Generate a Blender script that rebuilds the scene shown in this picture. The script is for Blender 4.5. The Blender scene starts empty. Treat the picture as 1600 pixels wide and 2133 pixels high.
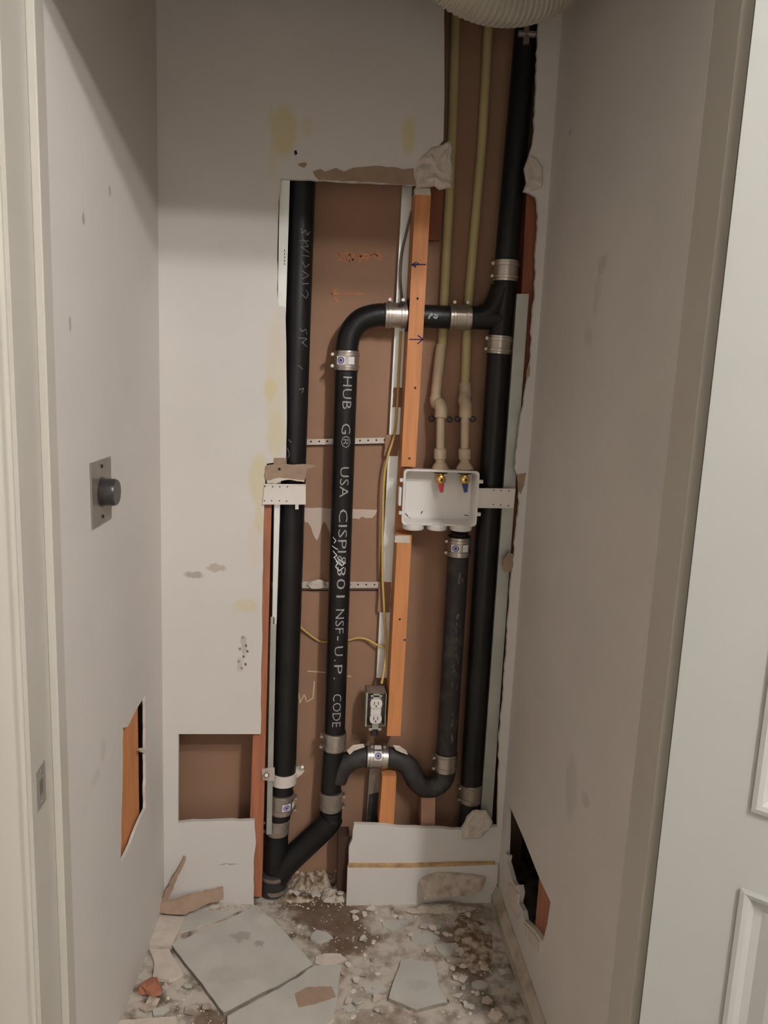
import bpy, bmesh, math, random
from mathutils import Vector, Matrix, noise
from mathutils.geometry import tessellate_polygon
random.seed(7)
scene = bpy.context.scene
COL = scene.collection

# ------------------------------------------------------------------ camera
F = 1637.085
CX, CY = 800.0, 1066.5
R = Matrix(((0.99562926, -0.02550988, -0.08984219),
            (-0.08380754, 0.18048552, -0.98000065),
            (0.04121491, 0.98324678, 0.17755875)))
CAM = Vector((0, 0, 1.55))
cam = bpy.data.cameras.new('camera')
cam.sensor_fit = 'VERTICAL'
cam.sensor_height = 36.0
cam.sensor_width = 27.0
cam.lens = F * 36.0 / 2133.0
cam.clip_start = 0.01
camo = bpy.data.objects.new('camera', cam)
COL.objects.link(camo)
camo.matrix_world = Matrix.Translation(CAM) @ (R.to_4x4())
scene.camera = camo

# ------------------------------------------------------------------ light and exposure
w = bpy.data.worlds.new('world')
scene.world = w
w.use_nodes = True
w.node_tree.nodes['Background'].inputs[0].default_value = (0.5, 0.45, 0.38, 1)
w.node_tree.nodes['Background'].inputs[1].default_value = 0.0
scene.view_settings.view_transform = 'Standard'
scene.view_settings.look = 'None'
scene.view_settings.gamma = 1.0
scene.view_settings.use_curve_mapping = False
scene.view_settings.exposure = 0.0


def bulb(name, loc, power, rad, col):
    l = bpy.data.lights.new(name, 'POINT')
    l.energy = power
    l.shadow_soft_size = rad
    l.color = col
    o = bpy.data.objects.new(name, l)
    o.location = loc
    COL.objects.link(o)


bulb('ceiling_bulb', (0.955, -0.31, 2.85), 78.0, 0.05, (1.0, 0.98, 0.975))
bulb('ceiling_bulb', (1.10, -0.90, 2.85), 87.0, 0.05, (1.0, 0.98, 0.975))
# added soft fill with no visible source, low behind the camera
al = bpy.data.lights.new('fill_light', 'AREA')
al.shape = 'RECTANGLE'; al.size = 1.2; al.size_y = 1.2; al.energy = 9.0; al.color = (1.0, 0.97, 0.93)
ao = bpy.data.objects.new('fill_light', al)
ao.location = (-0.1, -2.3, 0.95)
ao.rotation_euler = (math.radians(90), 0, 0)
COL.objects.link(ao)

D = 2.07            # front face of the back wall
REAR = 2.185        # face of the brown board at the back of the cavity
XL, XR = -0.398, 0.577
KL = 0.0646         # splay of the left wall


# ------------------------------------------------------------------ geometry helpers
def ray(px, py):
    return R @ Vector((px - CX, -(py - CY), -F))


def P(px, py, y=D):
    d = ray(px, py)
    return CAM + d * (y / d.y)


def PZ(px, py, z=0.0):
    d = ray(px, py)
    return CAM + d * ((z - 1.55) / d.z)


def PX(px, py, x=XR):
    d = ray(px, py)
    return CAM + d * (x / d.x)


def PL(px, py, off=0.0):
    d = ray(px, py)
    return CAM + d * ((XL + off - KL * D) / (d.x - KL * d.y))


ROOT = {}


def tag(o, label, cat, group=None, kind=None):
    if label:
        o['label'] = label
    if cat:
        o['category'] = cat
    if group:
        o['group'] = group
    if kind:
        o['kind'] = kind
    return o


def empty(name, loc, label, cat, group=None):
    o = bpy.data.objects.new(name, None)
    o.empty_display_size = 0.02
    o.location = loc
    COL.objects.link(o)
    ROOT[o.name] = Vector(loc)
    return tag(o, label, cat, group)


def link(name, bm, mat, parent=None, smooth=False, label=None, recalc=True):
    """bm is in world space; origin becomes the parent's root or the base of the thing"""
    if recalc:
        bmesh.ops.recalc_face_normals(bm, faces=bm.faces[:])
    if parent is not None:
        o0 = ROOT[parent.name]
    else:
        xs = [v.co for v in bm.verts]
        o0 = Vector((sum(v.x for v in xs) / len(xs), sum(v.y for v in xs) / len(xs), min(v.z for v in xs)))
    bmesh.ops.translate(bm, verts=bm.verts[:], vec=-o0)
    me = bpy.data.meshes.new(name)
    bm.to_mesh(me)
    bm.free()
    if smooth:
        for p in me.polygons:
            p.use_smooth = True
        try:
            me.set_sharp_from_angle(angle=math.radians(42))
        except Exception:
            pass
    o = bpy.data.objects.new(name, me)
    COL.objects.link(o)
    if isinstance(mat, (list, tuple)):
        for m in mat:
            me.materials.append(m)
    else:
        me.materials.append(mat)
    if parent is not None:
        o.parent = parent
        ROOT[o.name] = o0
    else:
        o.location = o0
        ROOT[o.name] = o0
    if label:
        o['label'] = label
    return o


def slab(bm, polys, nvec, t):
    """polys: list of closed 3D loops (outer + holes) ; front at the points, back at +nvec*t"""
    flat = [p for pl in polys for p in pl]
    n = Vector(nvec).normalized() * t
    f = [bm.verts.new(p) for p in flat]
    b = [bm.verts.new(p + n) for p in flat]
    for tri in tessellate_polygon(polys):
        try:
            bm.faces.new([f[i] for i in tri])
            bm.faces.new([b[i] for i in reversed(tri)])
        except ValueError:
            pass
    k = 0
    for pl in polys:
        m = len(pl)
        for i in range(m):
            j = (i + 1) % m
            try:
                bm.faces.new([f[k + i], f[k + j], b[k + j], b[k + i]])
            except ValueError:
                pass
        k += m
    return bm


def jag(pts, amp, step, seed=0, closed=True):
    """roughen a pixel outline"""
    rnd = random.Random(seed)
    out = []
    n = len(pts)
    for i in range(n if closed else n - 1):
        a = Vector(pts[i][:2]); b = Vector(pts[(i + 1) % n][:2])
        L = (b - a).length
        k = max(1, int(L / step))
        nr = Vector((-(b - a).y, (b - a).x)).normalized() if L > 0 else Vector((0, 0))
        for j in range(k):
            p = a.lerp(b, j / k)
            if j > 0:
                p = p + nr * rnd.uniform(-amp, amp)
            out.append((p.x, p.y))
    if not closed:
        out.append(tuple(pts[-1][:2]))
    return out


def box(bm, a, b, bev=0.0, M=None):
    """axis aligned box between corners a and b, optional bevel and transform"""
    a = Vector(a); b = Vector(b)
    r = bmesh.ops.create_cube(bm, size=1.0)
    vs = r['verts']
    c = (a + b) / 2
    s = Vector((abs(b.x - a.x), abs(b.y - a.y), abs(b.z - a.z)))
    for v in vs:
        v.co = Vector((v.co.x * s.x + c.x, v.co.y * s.y + c.y, v.co.z * s.z + c.z))
    if bev > 0:
        es = list({e for v in vs for e in v.link_edges})
        rr = bmesh.ops.bevel(bm, geom=es, offset=bev, segments=2, affect='EDGES', profile=0.6)
        vs = list({v for f in rr['faces'] for v in f.verts} | {v for v in vs if v.is_valid})
    if M is not None:
        for v in vs:
            v.co = M @ v.co
    return bm


def quadprism(bm, q, nvec, t):
    return slab(bm, [list(q)], nvec, t)


def frames(path):
    T = []
    n = len(path)
    for i in range(n):
        a = path[max(0, i - 1)]; b = path[min(n - 1, i + 1)]
        T.append((b - a).normalized())
    up = Vector((0, -1, 0))
    if abs(T[0].dot(up)) > 0.9:
        up = Vector((1, 0, 0))
    N = [(up - T[0] * up.dot(T[0])).normalized()]
    for i in range(1, n):
        v = N[-1] - T[i] * N[-1].dot(T[i])
        N.append(v.normalized())
    return T, N


def tube(bm, path, r, seg=24, caps=True, rf=None):
    path = [Vector(p) for p in path]
    T, N = frames(path)
    rings = []
    for i, p in enumerate(path):
        B = T[i].cross(N[i])
        rr = r[i] if isinstance(r, (list, tuple)) else r
        if rf:
            rr = rf(i, rr)
        rings.append([bm.verts.new(p + (N[i] * math.cos(2 * math.pi * k / seg) + B * math.sin(2 * math.pi * k / seg)) * rr)
                      for k in range(seg)])
    for i in range(len(rings) - 1):
        for k in range(seg):
            l = (k + 1) % seg
            bm.faces.new([rings[i][k], rings[i][l], rings[i + 1][l], rings[i + 1][k]])
    if caps:
        bm.faces.new(rings[0][::-1]); bm.faces.new(rings[-1])
    return bm


def smooth_path(pts, n=8):
    pts = [Vector(p) for p in pts]
    out = []
    for i in range(len(pts) - 1):
        p0 = pts[i - 1] if i > 0 else pts[i] * 2 - pts[i + 1]
        p1, p2 = pts[i], pts[i + 1]
        p3 = pts[i + 2] if i + 2 < len(pts) else pts[i + 1] * 2 - pts[i]
        for j in range(n):
            t = j / n
            out.append(0.5 * ((2 * p1) + (p2 - p0) * t + (2 * p0 - 5 * p1 + 4 * p2 - p3) * t * t + (3 * p1 - p0 - 3 * p2 + p3) * t ** 3))
    out.append(pts[-1])
    return out


def pxpath(pts, y, n=8):
    """pts: (px,py[,y])"""
    return smooth_path([P(p[0], p[1], p[2] if len(p) > 2 else y) for p in pts], n)


def lathe(bm, p0, p1, prof, seg=28, caps=True):
    """prof: (t along 0..1, radius)"""
    p0 = Vector(p0); p1 = Vector(p1)
    T = (p1 - p0).normalized()
    up = Vector((0, -1, 0))
    if abs(T.dot(up)) > 0.9:
        up = Vector((1, 0, 0))
    N = (up - T * up.dot(T)).normalized(); B = T.cross(N)
    rings = []
    for t, r in prof:
        c = p0.lerp(p1, t)
        rings.append([bm.verts.new(c + (N * math.cos(2 * math.pi * k / seg) + B * math.sin(2 * math.pi * k / seg)) * r) for k in range(seg)])
    for i in range(len(rings) - 1):
        for k in range(seg):
            l = (k + 1) % seg
            bm.faces.new([rings[i][k], rings[i][l], rings[i + 1][l], rings[i + 1][k]])
    if caps:
        bm.faces.new(rings[0][::-1]); bm.faces.new(rings[-1])
    return bm


def BM():
    return bmesh.new()


# ------------------------------------------------------------------ materials
def S(c):
    """sRGB 0-255 to linear"""
    return tuple(((v / 255) / 12.92 if v / 255 <= 0.04045 else ((v / 255 + 0.055) / 1.055) ** 2.4) for v in c) + (1,)


def mat(name, col, rough=0.6, metal=0.0, var=0.0, scale=8.0, bump=0.0, bscale=60.0, col2=None, spec=0.5,
        ramp=(0.4, 0.65), stretch=None, obj=True):
    m = bpy.data.materials.new(name)
    m.use_nodes = True
    nt = m.node_tree
    b = nt.nodes['Principled BSDF']
    b.inputs['Roughness'].default_value = rough
    b.inputs['Metallic'].default_value = metal
    b.inputs['Specular IOR Level'].default_value = spec
    b.inputs['Base Color'].default_value = col
    geo = nt.nodes.new('ShaderNodeNewGeometry')
    src = geo.outputs['Position']
    if stretch:
        mp = nt.nodes.new('ShaderNodeMapping')
        mp.inputs['Scale'].default_value = stretch
        nt.links.new(src, mp.inputs['Vector'])
        src = mp.outputs['Vector']
    m['_src'] = 1
    if var > 0 or col2:
        n = nt.nodes.new('ShaderNodeTexNoise')
        n.inputs['Scale'].default_value = scale
        n.inputs['Detail'].default_value = 6
        nt.links.new(src, n.inputs['Vector'])
        cr = nt.nodes.new('ShaderNodeValToRGB')
        cr.color_ramp.elements[0].position = ramp[0]
        cr.color_ramp.elements[1].position = ramp[1]
        c2 = col2 if col2 else tuple(min(1, c * (1 - var)) for c in col[:3]) + (1,)
        cr.color_ramp.elements[0].color = col
        cr.color_ramp.elements[1].color = c2
        nt.links.new(n.outputs['Fac'], cr.inputs['Fac'])
        nt.links.new(cr.outputs['Color'], b.inputs['Base Color'])
    if bump > 0:
        n2 = nt.nodes.new('ShaderNodeTexNoise')
        n2.inputs['Scale'].default_value = bscale
        n2.inputs['Detail'].default_value = 5
        nt.links.new(src, n2.inputs['Vector'])
        bp = nt.nodes.new('ShaderNodeBump')
        bp.inputs['Strength'].default_value = bump
        bp.inputs['Distance'].default_value = 0.004
        nt.links.new(n2.outputs['Fac'], bp.inputs['Height'])
        nt.links.new(bp.outputs['Normal'], b.inputs['Normal'])
    return m


def add_spots(m, spots, wob=0.02, nscale=25.0):
    """stains with a shape of their own: (center(world), radius vec3, color, strength)"""
    nt = m.node_tree
    b = nt.nodes['Principled BSDF']
    geo = nt.nodes.new('ShaderNodeNewGeometry')
    nz = nt.nodes.new('ShaderNodeTexNoise')
    nz.inputs['Scale'].default_value = nscale
    nz.inputs['Detail'].default_value = 5
    nt.links.new(geo.outputs['Position'], nz.inputs['Vector'])
    sub = nt.nodes.new('ShaderNodeVectorMath'); sub.operation = 'SUBTRACT'
    sub.inputs[1].default_value = (0.5, 0.5, 0.5)
    nt.links.new(nz.outputs['Color'], sub.inputs[0])
    sc = nt.nodes.new('ShaderNodeVectorMath'); sc.operation = 'SCALE'
    sc.inputs['Scale'].default_value = wob * 4
    nt.links.new(sub.outputs[0], sc.inputs[0])
    ad = nt.nodes.new('ShaderNodeVectorMath'); ad.operation = 'ADD'
    nt.links.new(geo.outputs['Position'], ad.inputs[0]); nt.links.new(sc.outputs[0], ad.inputs[1])
    pos = ad.outputs[0]
    inp = b.inputs['Base Color']
    if inp.links:
        cur = inp.links[0].from_socket
    else:
        rgb = nt.nodes.new('ShaderNodeRGB'); rgb.outputs[0].default_value = inp.default_value
        cur = rgb.outputs[0]
    for c, r, col, st in spots:
        s1 = nt.nodes.new('ShaderNodeVectorMath'); s1.operation = 'SUBTRACT'
        s1.inputs[1].default_value = c
        nt.links.new(pos, s1.inputs[0])
        s2 = nt.nodes.new('ShaderNodeVectorMath'); s2.operation = 'DIVIDE'
        s2.inputs[1].default_value = r
        nt.links.new(s1.outputs[0], s2.inputs[0])
        ln = nt.nodes.new('ShaderNodeVectorMath'); ln.operation = 'LENGTH'
        nt.links.new(s2.outputs[0], ln.inputs[0])
        mr = nt.nodes.new('ShaderNodeMapRange')
        mr.inputs['From Min'].default_value = 0.7
        mr.inputs['From Max'].default_value = 1.1
        mr.inputs['To Min'].default_value = st
        mr.inputs['To Max'].default_value = 0.0
        nt.links.new(ln.outputs['Value'], mr.inputs['Value'])
        mx = nt.nodes.new('ShaderNodeMix'); mx.data_type = 'RGBA'
        nt.links.new(mr.outputs['Result'], mx.inputs[0])
        nt.links.new(cur, mx.inputs[6])
        mx.inputs[7].default_value = col
        cur = mx.outputs[2]
    nt.links.new(cur, inp)


C_WALL = S((213, 207, 201))
m_wall = mat('painted_drywall', C_WALL, 0.75, var=0.05, scale=3, bump=0.05, bscale=150)
m_wall_l = mat('painted_drywall_left', C_WALL, 0.75, var=0.05, scale=3, bump=0.05, bscale=150)
m_wall_r = mat('painted_drywall_right', C_WALL, 0.75, var=0.06, scale=3, bump=0.05, bscale=150)
m_trim = mat('painted_trim', S((196, 191, 181)), 0.4, var=0.03, scale=5)
m_door = mat('door_paint', S((190, 190, 186)), 0.45, var=0.03, scale=5)
m_hall = mat('hall_paint', S((156, 151, 142)), 0.8)
m_ceil = mat('ceiling_paint', S((215, 212, 205)), 0.9)
m_paper = mat('brown_board', S((158, 122, 98)), 0.85, var=0.12, scale=4, bump=0.06, bscale=200)
m_paper2 = mat('torn_brown_paper', S((160, 135, 115)), 0.9, var=0.15, scale=30, bump=0.3, bscale=120)
m_wood = mat('orange_wood', S((208, 138, 86)), 0.6, var=0.18, scale=10, stretch=(6, 6, 0.6), bump=0.05)
m_wood_dk = mat('dark_red_wood', S((146, 84, 58)), 0.7, var=0.25, scale=10, stretch=(6, 6, 0.6))
m_wood_red = mat('red_wood', S((172, 108, 78)), 0.6, var=0.25, scale=10, stretch=(6, 6, 0.6), bump=0.05)
m_iron = mat('black_iron', S((26, 24, 25)), 0.42, spec=0.35, var=0.35, scale=12, bump=0.15, bscale=90)
m_iron_d = mat('dusty_iron', S((44, 40, 40)), 0.6, col2=S((80, 72, 68)), scale=26, ramp=(0.5, 0.8), bump=0.25, bscale=70)
m_rubber = mat('black_rubber', S((26, 25, 27)), 0.6)
m_steel = mat('stainless', S((196, 186, 176)), 0.32, 0.85, var=0.2, scale=30, bump=0.08, bscale=90)
m_steel_d = mat('dull_steel', S((160, 148, 138)), 0.45, 0.6, var=0.2, scale=30, bump=0.1, bscale=90)
m_galv = mat('galvanised', S((186, 186, 178)), 0.42, 0.55, var=0.12, scale=14, bump=0.04)
m_galv_b = mat('bright_galvanised', S((235, 235, 230)), 0.35, 0.35, var=0.06, scale=14)
m_white_pl = mat('white_plastic', S((222, 216, 210)), 0.4, var=0.03, scale=20)
m_white_mt = mat('white_metal', S((222, 214, 206)), 0.45, 0.1, var=0.03, scale=20)
m_strap = mat('strap_metal', S((206, 192, 182)), 0.4, 0.35, var=0.1, scale=20)
m_hole = mat('dark_hole', S((40, 32, 28)), 0.9)
m_brass = mat('brass', S((205, 165, 95)), 0.25, 0.9, var=0.1)
m_red = mat('red_lever', S((190, 40, 40)), 0.4)
m_blue = mat('blue_lever', S((40, 50, 120)), 0.4)
m_cpvc = mat('cream_pipe', S((196, 180, 128)), 0.45, var=0.08, scale=10)
m_cpvc2 = mat('beige_pipe', S((206, 184, 156)), 0.5, var=0.08, scale=20)
m_cable = mat('yellow_cable', S((205, 170, 95)), 0.5)
m_cable_g = mat('grey_cable', S((120, 108, 92)), 0.5)
m_ink = mat('white_stencil', S((170, 168, 166)), 0.7, var=0.25, scale=120)
m_ink_dim = mat('faint_stencil', S((120, 118, 116)), 0.7, var=0.5, scale=150)
m_chalk_o = mat('orange_chalk', S((196, 128, 92)), 0.9, col2=S((158, 106, 78)), scale=90)
m_chalk_y = mat('yellow_chalk', S((215, 190, 150)), 0.9)
m_blueink = mat('blue_ink', S((50, 44, 90)), 0.8)
m_purple = mat('purple_print', S((70, 50, 130)), 0.6)
m_label = mat('white_label', S((225, 220, 220)), 0.5)
m_plaster = mat('plaster', S((206, 194, 182)), 0.9, var=0.12, scale=40, bump=0.4, bscale=60)
m_plaster_g = mat('grey_board', S((190, 186, 177)), 0.9, var=0.12, scale=9, bump=0.15, bscale=60)
m_gyp = mat('gypsum_core', S((214, 200, 186)), 0.9, var=0.1, scale=60, bump=0.5, bscale=90)
m_brick = mat('terracotta', S((180, 118, 92)), 0.9, var=0.3, scale=20, bump=0.4)
m_duct = mat('duct_film', S((184, 178, 164)), 0.4, 0.25, var=0.08, scale=20)
m_grey_pl = mat('grey_plate', S((150, 142, 134)), 0.4, 0.5, var=0.15, scale=20)
m_black_pl = mat('black_plastic', S((48, 44, 44)), 0.35)

# stains on the back wall
m_pit = mat('pit', S((110, 100, 95)), 0.9)
YG = S((206, 190, 130)); BRN = S((170, 145, 125)); DK = S((95, 85, 80))


def sp(px, py, rx, rz, col, st, y=D):
    c = P(px, py, y)
    return (tuple(c), (rx / 790, 0.2, rz / 790), col, st)


add_spots(m_wall, [
    sp(574, 800, 22, 150, YG, 0.22), sp(530, 1130, 14, 60, S((215, 190, 170)), 0.3),
    sp(592, 275, 26, 50, YG, 0.65), sp(640, 262, 14, 20, YG, 0.3), sp(852, 282, 16, 38, YG, 0.6), sp(565, 250, 8, 25, YG, 0.35),
    sp(562, 810, 14, 28, YG, 0.5), sp(540, 1000, 22, 60, YG, 0.45), sp(575, 905, 22, 50, YG, 0.3),
    sp(512, 1262, 28, 16, YG, 0.4), sp(540, 1080, 10, 34, YG, 0.4),
    sp(404, 1198, 22, 7, DK, 0.45), sp(451, 1183, 24, 9, BRN, 0.6),
    sp(508, 1345, 8, 24, DK, 0.3), sp(500, 1385, 9, 18, DK, 0.22), sp(567, 335, 10, 40, YG, 0.25),
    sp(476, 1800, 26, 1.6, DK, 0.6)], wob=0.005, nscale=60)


def spl(px, py, ry, rz, col, st):
    c = PL(px, py)
    return (tuple(c), (0.2, ry, rz), col, st)


add_spots(m_wall_l, [spl(174, 455, .008, .012, DK, 0.5), spl(229, 398, .008, .012, DK, 0.4), spl(146, 676, .006, .016, DK, 0.45),
                     spl(215, 1560, .02, .03, DK, 0.12), spl(200, 1620, .03, .015, DK, 0.1)], wob=0.002, nscale=90)


def spr(px, py, ry, rz, col, st):
    c = PX(px, py)
    return (tuple(c), (0.2, ry, rz), col, st)


add_spots(m_wall_r, [spr(1188, 277, .012, .008, DK, 0.4), spr(1255, 550, .03, .02, DK, 0.2), spr(1245, 610, .02, .05, DK, 0.12),
                     spr(1225, 700, .03, .02, DK, 0.15), spr(1190, 1640, .04, .08, DK, 0.15), spr(1220, 1665, .02, .02, DK, 0.18)],
          wob=0.01, nscale=40)

# floor: worn concrete with plaster dust and patches of brown dirt
m_floor = mat('dusty_concrete', S((190, 182, 170)), 0.9, col2=S((112, 96, 80)), scale=24, ramp=(0.44, 0.66), bump=0.8, bscale=55)
DIRT = S((98, 76, 58)); DUST = S((198, 186, 172))


def spf(px, py, rx, ry, col, st):
    c = PZ(px, py)
    return (tuple(c), (rx, ry, 0.2), col, st)


add_spots(m_floor, [
    spf(900, 1890, .26, .18, DUST, 0.45), spf(750, 2080, .3, .25, DUST, 0.35),
    spf(690, 1905, .12, .09, DIRT, 0.9), spf(640, 1880, .09, .05, DIRT, 0.85), spf(740, 1955, .09, .06, DIRT, 0.85), spf(700, 1975, .05, .04, DIRT, 0.8),
    spf(960, 1960, .07, .08, DIRT, 0.65), spf(985, 2010, .04, .07, DIRT, 0.7), spf(900, 1865, .05, .03, DIRT, 0.5),
    spf(800, 2120, .12, .03, DIRT, 0.4), spf(440, 2120, .05, .03, DIRT, 0.8), spf(620, 1830, .1, .06, S((120, 100, 80)), 0.8),
    spf(990, 1900, .06, .05, DIRT, 0.45), spf(985, 2080, .06, .07, S((90, 82, 68)), 0.5)], wob=0.03, nscale=22)


add_spots(m_plaster_g, [spf(500, 1960, .03, .02, S((130, 124, 114)), 0.5), spf(540, 1975, .02, .012, S((120, 116, 106)), 0.5), spf(560, 1925, .04, .03, S((206, 198, 188)), 0.5),
                        spf(480, 2040, .07, .03, S((165, 158, 146)), 0.4), spf(870, 2060, .03, .02, S((160, 152, 140)), 0.4)], wob=0.012, nscale=40)

# ------------------------------------------------------------------ setting
def struct(o):
    o['kind'] = 'structure'
    return o


def boxobj(name, a, b, m, parent=None, bev=0.0, smooth=False, label=None):
    bm = BM(); box(bm, a, b, bev)
    return link(name, bm, m, parent, smooth, label)


HX0, HX1, HY0, HY1, HZ = -1.3, 2.1, -2.4, 2.5, 3.0
struct(boxobj('floor', (HX0, HY0, -0.05), (HX1, HY1, 0), m_floor))
struct(boxobj('ceiling', (HX0, HY0, HZ), (HX1, HY1, HZ + 0.05), m_ceil))
struct(boxobj('wall_hall_left', (HX0 - 0.05, HY0, 0), (HX0, HY1, HZ), m_hall))
struct(boxobj('wall_hall_right', (HX1, HY0, 0), (HX1 + 0.05, HY1, HZ), m_hall))
struct(boxobj('wall_hall_behind', (HX0, HY0 - 0.05, 0), (HX1, HY0, HZ), m_hall))
struct(boxobj('wall_outer', (HX0, HY1, 0), (HX1, HY1 + 0.05, HZ), m_hall))
# partition holding the closet opening
OY0, OY1 = 1.16, 1.365
OYL, OYR = 1.24, 1.388
OXL, OXR = -0.452, 0.5775
HEAD = 2.15
struct(boxobj('wall_front_left', (HX0, OYL, 0), (OXL - 0.018, OYR - 0.002, HZ), m_hall))
struct(boxobj('wall_front_right', (OXR + 0.018, OY0, 0), (HX1, 1.245, HZ), m_hall))
struct(boxobj('wall_header', (OXL - 0.018, OY0, HEAD + 0.05), (OXR + 0.018, 1.27, HZ), m_hall))

# closet back wall, one sheet with the torn opening
TOPZ = -150
outline_px = []
outline_px += [(160, TOPZ - 60)]
outline_px += jag([(934, TOPZ), (925, 40), (926, 200), (924, 292)], 1.0, 40, 1, False)
outline_px += jag([(905, 315), (880, 340), (866, 385), (660, 376), (600, 373), (585, 372)], 1.4, 14, 2, False)
outline_px += jag([(584, 395), (580, 420), (578, 500), (577, 600), (580, 636)], 1.0, 18, 3, False)
outline_px += jag([(594, 640), (597, 800), (596, 960)], 1.0, 40, 4, False)
outline_px += jag([(556, 966), (552, 1010), (550, 1060), (548, 1180), (546, 1300), (543, 1529)], 1.0, 30, 5, False)
outline_px += [(372, 1529), (371, 1715)]
outline_px += jag([(400, 1711), (530, 1710), (533, 1760), (528, 1800), (529, 1850), (528, 1905)], 1.3, 16, 6, False)
left_pt_bottom = (528, 1905)
lower_right = [(724, 1905)] + jag([(725, 1880), (726, 1810), (727, 1765), (734, 1748), (738, 1717)], 1.2, 12, 7, False)
lower_right += jag([(780, 1718), (850, 1724), (960, 1728), (1036, 1722)], 1.2, 18, 8, False)
lower_right += jag([(1038, 1650), (1040, 1600), (1040, 1545), (1047, 1470), (1052, 1400), (1060, 1280), (1066, 1200), (1074, 1120), (1080, 1070), (1082, 1000),
                    (1072, 975), (1078, 930), (1084, 880), (1092, 830), (1099, 790), (1107, 740), (1108, 680), (1115, 600), (1117, 520),
                    (1122, 450), (1117, 410), (1104, 402), (1091, 398), (1098, 380), (1093, 350), (1102, 325), (1110, 300), (1112, 280), (1118, 180), (1121, 60), (1133, TOPZ)],
                   1.6, 11, 9, False)


def backpt(p):
    q = P(p[0], p[1], D)
    q.z = max(0.0, min(HZ, q.z))
    return q


loop = [Vector((XL - 0.0, D, 0.0)), Vector((XL, D, HZ))]
a = backpt((934, TOPZ)); a.z = HZ
loop.append(a)
loop += [backpt(p) for p in outline_px[1:-1]]
q = backpt((528, 1905)); q.z = 0; loop.append(q)
q = backpt((724, 1905)); q.z = 0
loop2 = [q] + [backpt(p) for p in lower_right[1:-1]]
e = backpt((1133, TOPZ)); e.z = HZ
loop2 += [e, Vector((XR, D, HZ)), Vector((XR, D, 0))]
bm = BM()
# the sheet left of the opening and the one right of it, joined by the ceiling line above the slot
slab(bm, [loop], (0, 1, 0), 0.013)
slab(bm, [loop2], (0, 1, 0), 0.013)
wb = struct(link('wall_back', bm, m_wall))

# rear board
struct(boxobj('wall_cavity', (XL - 0.15, REAR, 0.0), (XR + 0.1, REAR + 0.013, HZ), m_paper))

# left wall with its hole
u = Vector((KL, 1, 0)).normalized()
nL = Vector((-1, KL, 0)).normalized()


def lw(y, z):
    return Vector((XL - KL * D + KL * y, y, z))


outer = [lw(OYR, 0), lw(D + .02, 0), lw(D + .02, HZ), lw(OYR, HZ)]
hole = [PL(*p) for p in jag([(256, 1516), (266, 1514), (284, 1478), (303, 1447), (303, 1560), (303, 1684), (292, 1706), (272, 1758), (252, 1800), (253, 1740), (256, 1600)], 0.8, 14, 11)]
bm = BM(); slab(bm, [outer, hole], nL, 0.007)
struct(link('wall_left', bm, m_wall_l))
# right wall with its hole
outer = [Vector((XR, 1.245, 0)), Vector((XR, REAR, 0)), Vector((XR, REAR, HZ)), Vector((XR, 1.245, HZ))]
hole = [PX(*p) for p in [(1056, 1665), (1090, 1744), (1124, 1830), (1147, 1879), (1140, 1925), (1131, 1961), (1112, 1935), (1100, 1924), (1092, 1916),
                         (1089, 1897), (1080, 1880), (1084, 1858), (1081, 1843), (1074, 1846), (1067, 1834), (1062, 1815), (1056, 1794), (1058, 1782), (1053, 1778), (1055, 1720)]]
bm = BM(); slab(bm, [outer, hole], (1, 0, 0), 0.013)
struct(link('wall_right', bm, m_wall_r))

# jambs, stops, casing
struct(boxobj('trim_1', (OXL - 0.018, OYL, 0), (OXL, OYR, HZ), m_trim, bev=0.001))
struct(boxobj('trim_2', (OXL, OYR - 0.045, 0), (OXL + 0.014, OYR - 0.002, HZ), m_trim, bev=0.002))
struct(boxobj('trim_3', (OXR, OY0, 0), (OXR + 0.018, 1.245, HZ), m_trim, bev=0.001))
# left casing: colonial profile
prof = [(0.0, 0.0), (0.0, 0.006), (0.003, 0.009), (0.007, 0.010), (0.011, 0.008), (0.015, 0.0085), (0.022, 0.012), (0.060, 0.016), (0.066, 0.016), (0.068, 0.0)]
bm = BM()
pl = [Vector((OXL - 0.006 - a, OYL - b, 0)) for a, b in prof]
slab(bm, [pl], (0, 0, 1), HEAD + 0.06)
struct(link('trim_5', bm, m_trim, smooth=True))
# right wall baseboard, low and dirty
m_dusty = mat('dusty_board', S((188, 174, 160)), 0.95, col2=S((136, 118, 100)), scale=30, ramp=(0.45, 0.7), bump=0.5, bscale=60)
m_base = mat('dusty_baseboard', S((190, 180, 164)), 0.7, col2=S((140, 126, 108)), scale=14, ramp=(0.45, 0.75), bump=0.15)
bm = BM()
prof = [(0, 0), (0.020, 0), (0.020, 0.030), (0.014, 0.036), (0.010, 0.050), (0.004, 0.056), (0, 0.056)]
slab(bm, [[Vector((XR - a, 1.246, b)) for a, b in prof]], (0, 1, 0), D - 1.246)
struct(link('baseboard_right', bm, m_base, smooth=True))
# lower board of the back wall below the seam
bm = BM()
q = [P(724, 1801), P(800, 1802), P(930, 1800), P(1036, 1797)]
lo = [Vector((v.x, v.y, 0.0)) for v in q]
slab(bm, [[v + Vector((0, -0.009, 0)) for v in [q[0], q[1], q[2], q[3], lo[3], lo[0]]]], (0, 1, 0), 0.009)
struct(link('baseboard_back', bm, m_wall))
m_seam = mat('glue_seam', S((196, 160, 112)), 0.8, col2=S((150, 120, 90)), scale=30)
bm = BM()
slab(bm, [[v + Vector((0, -0.0095, 0)) for v in [P(725, 1797), P(850, 1797.5), P(960, 1794), P(1030, 1793), P(1030, 1797), P(960, 1800), P(850, 1803.5), P(725, 1803)]]], (0, 1, 0), 0.0095)
struct(link('trim_6', bm, m_seam))


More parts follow.
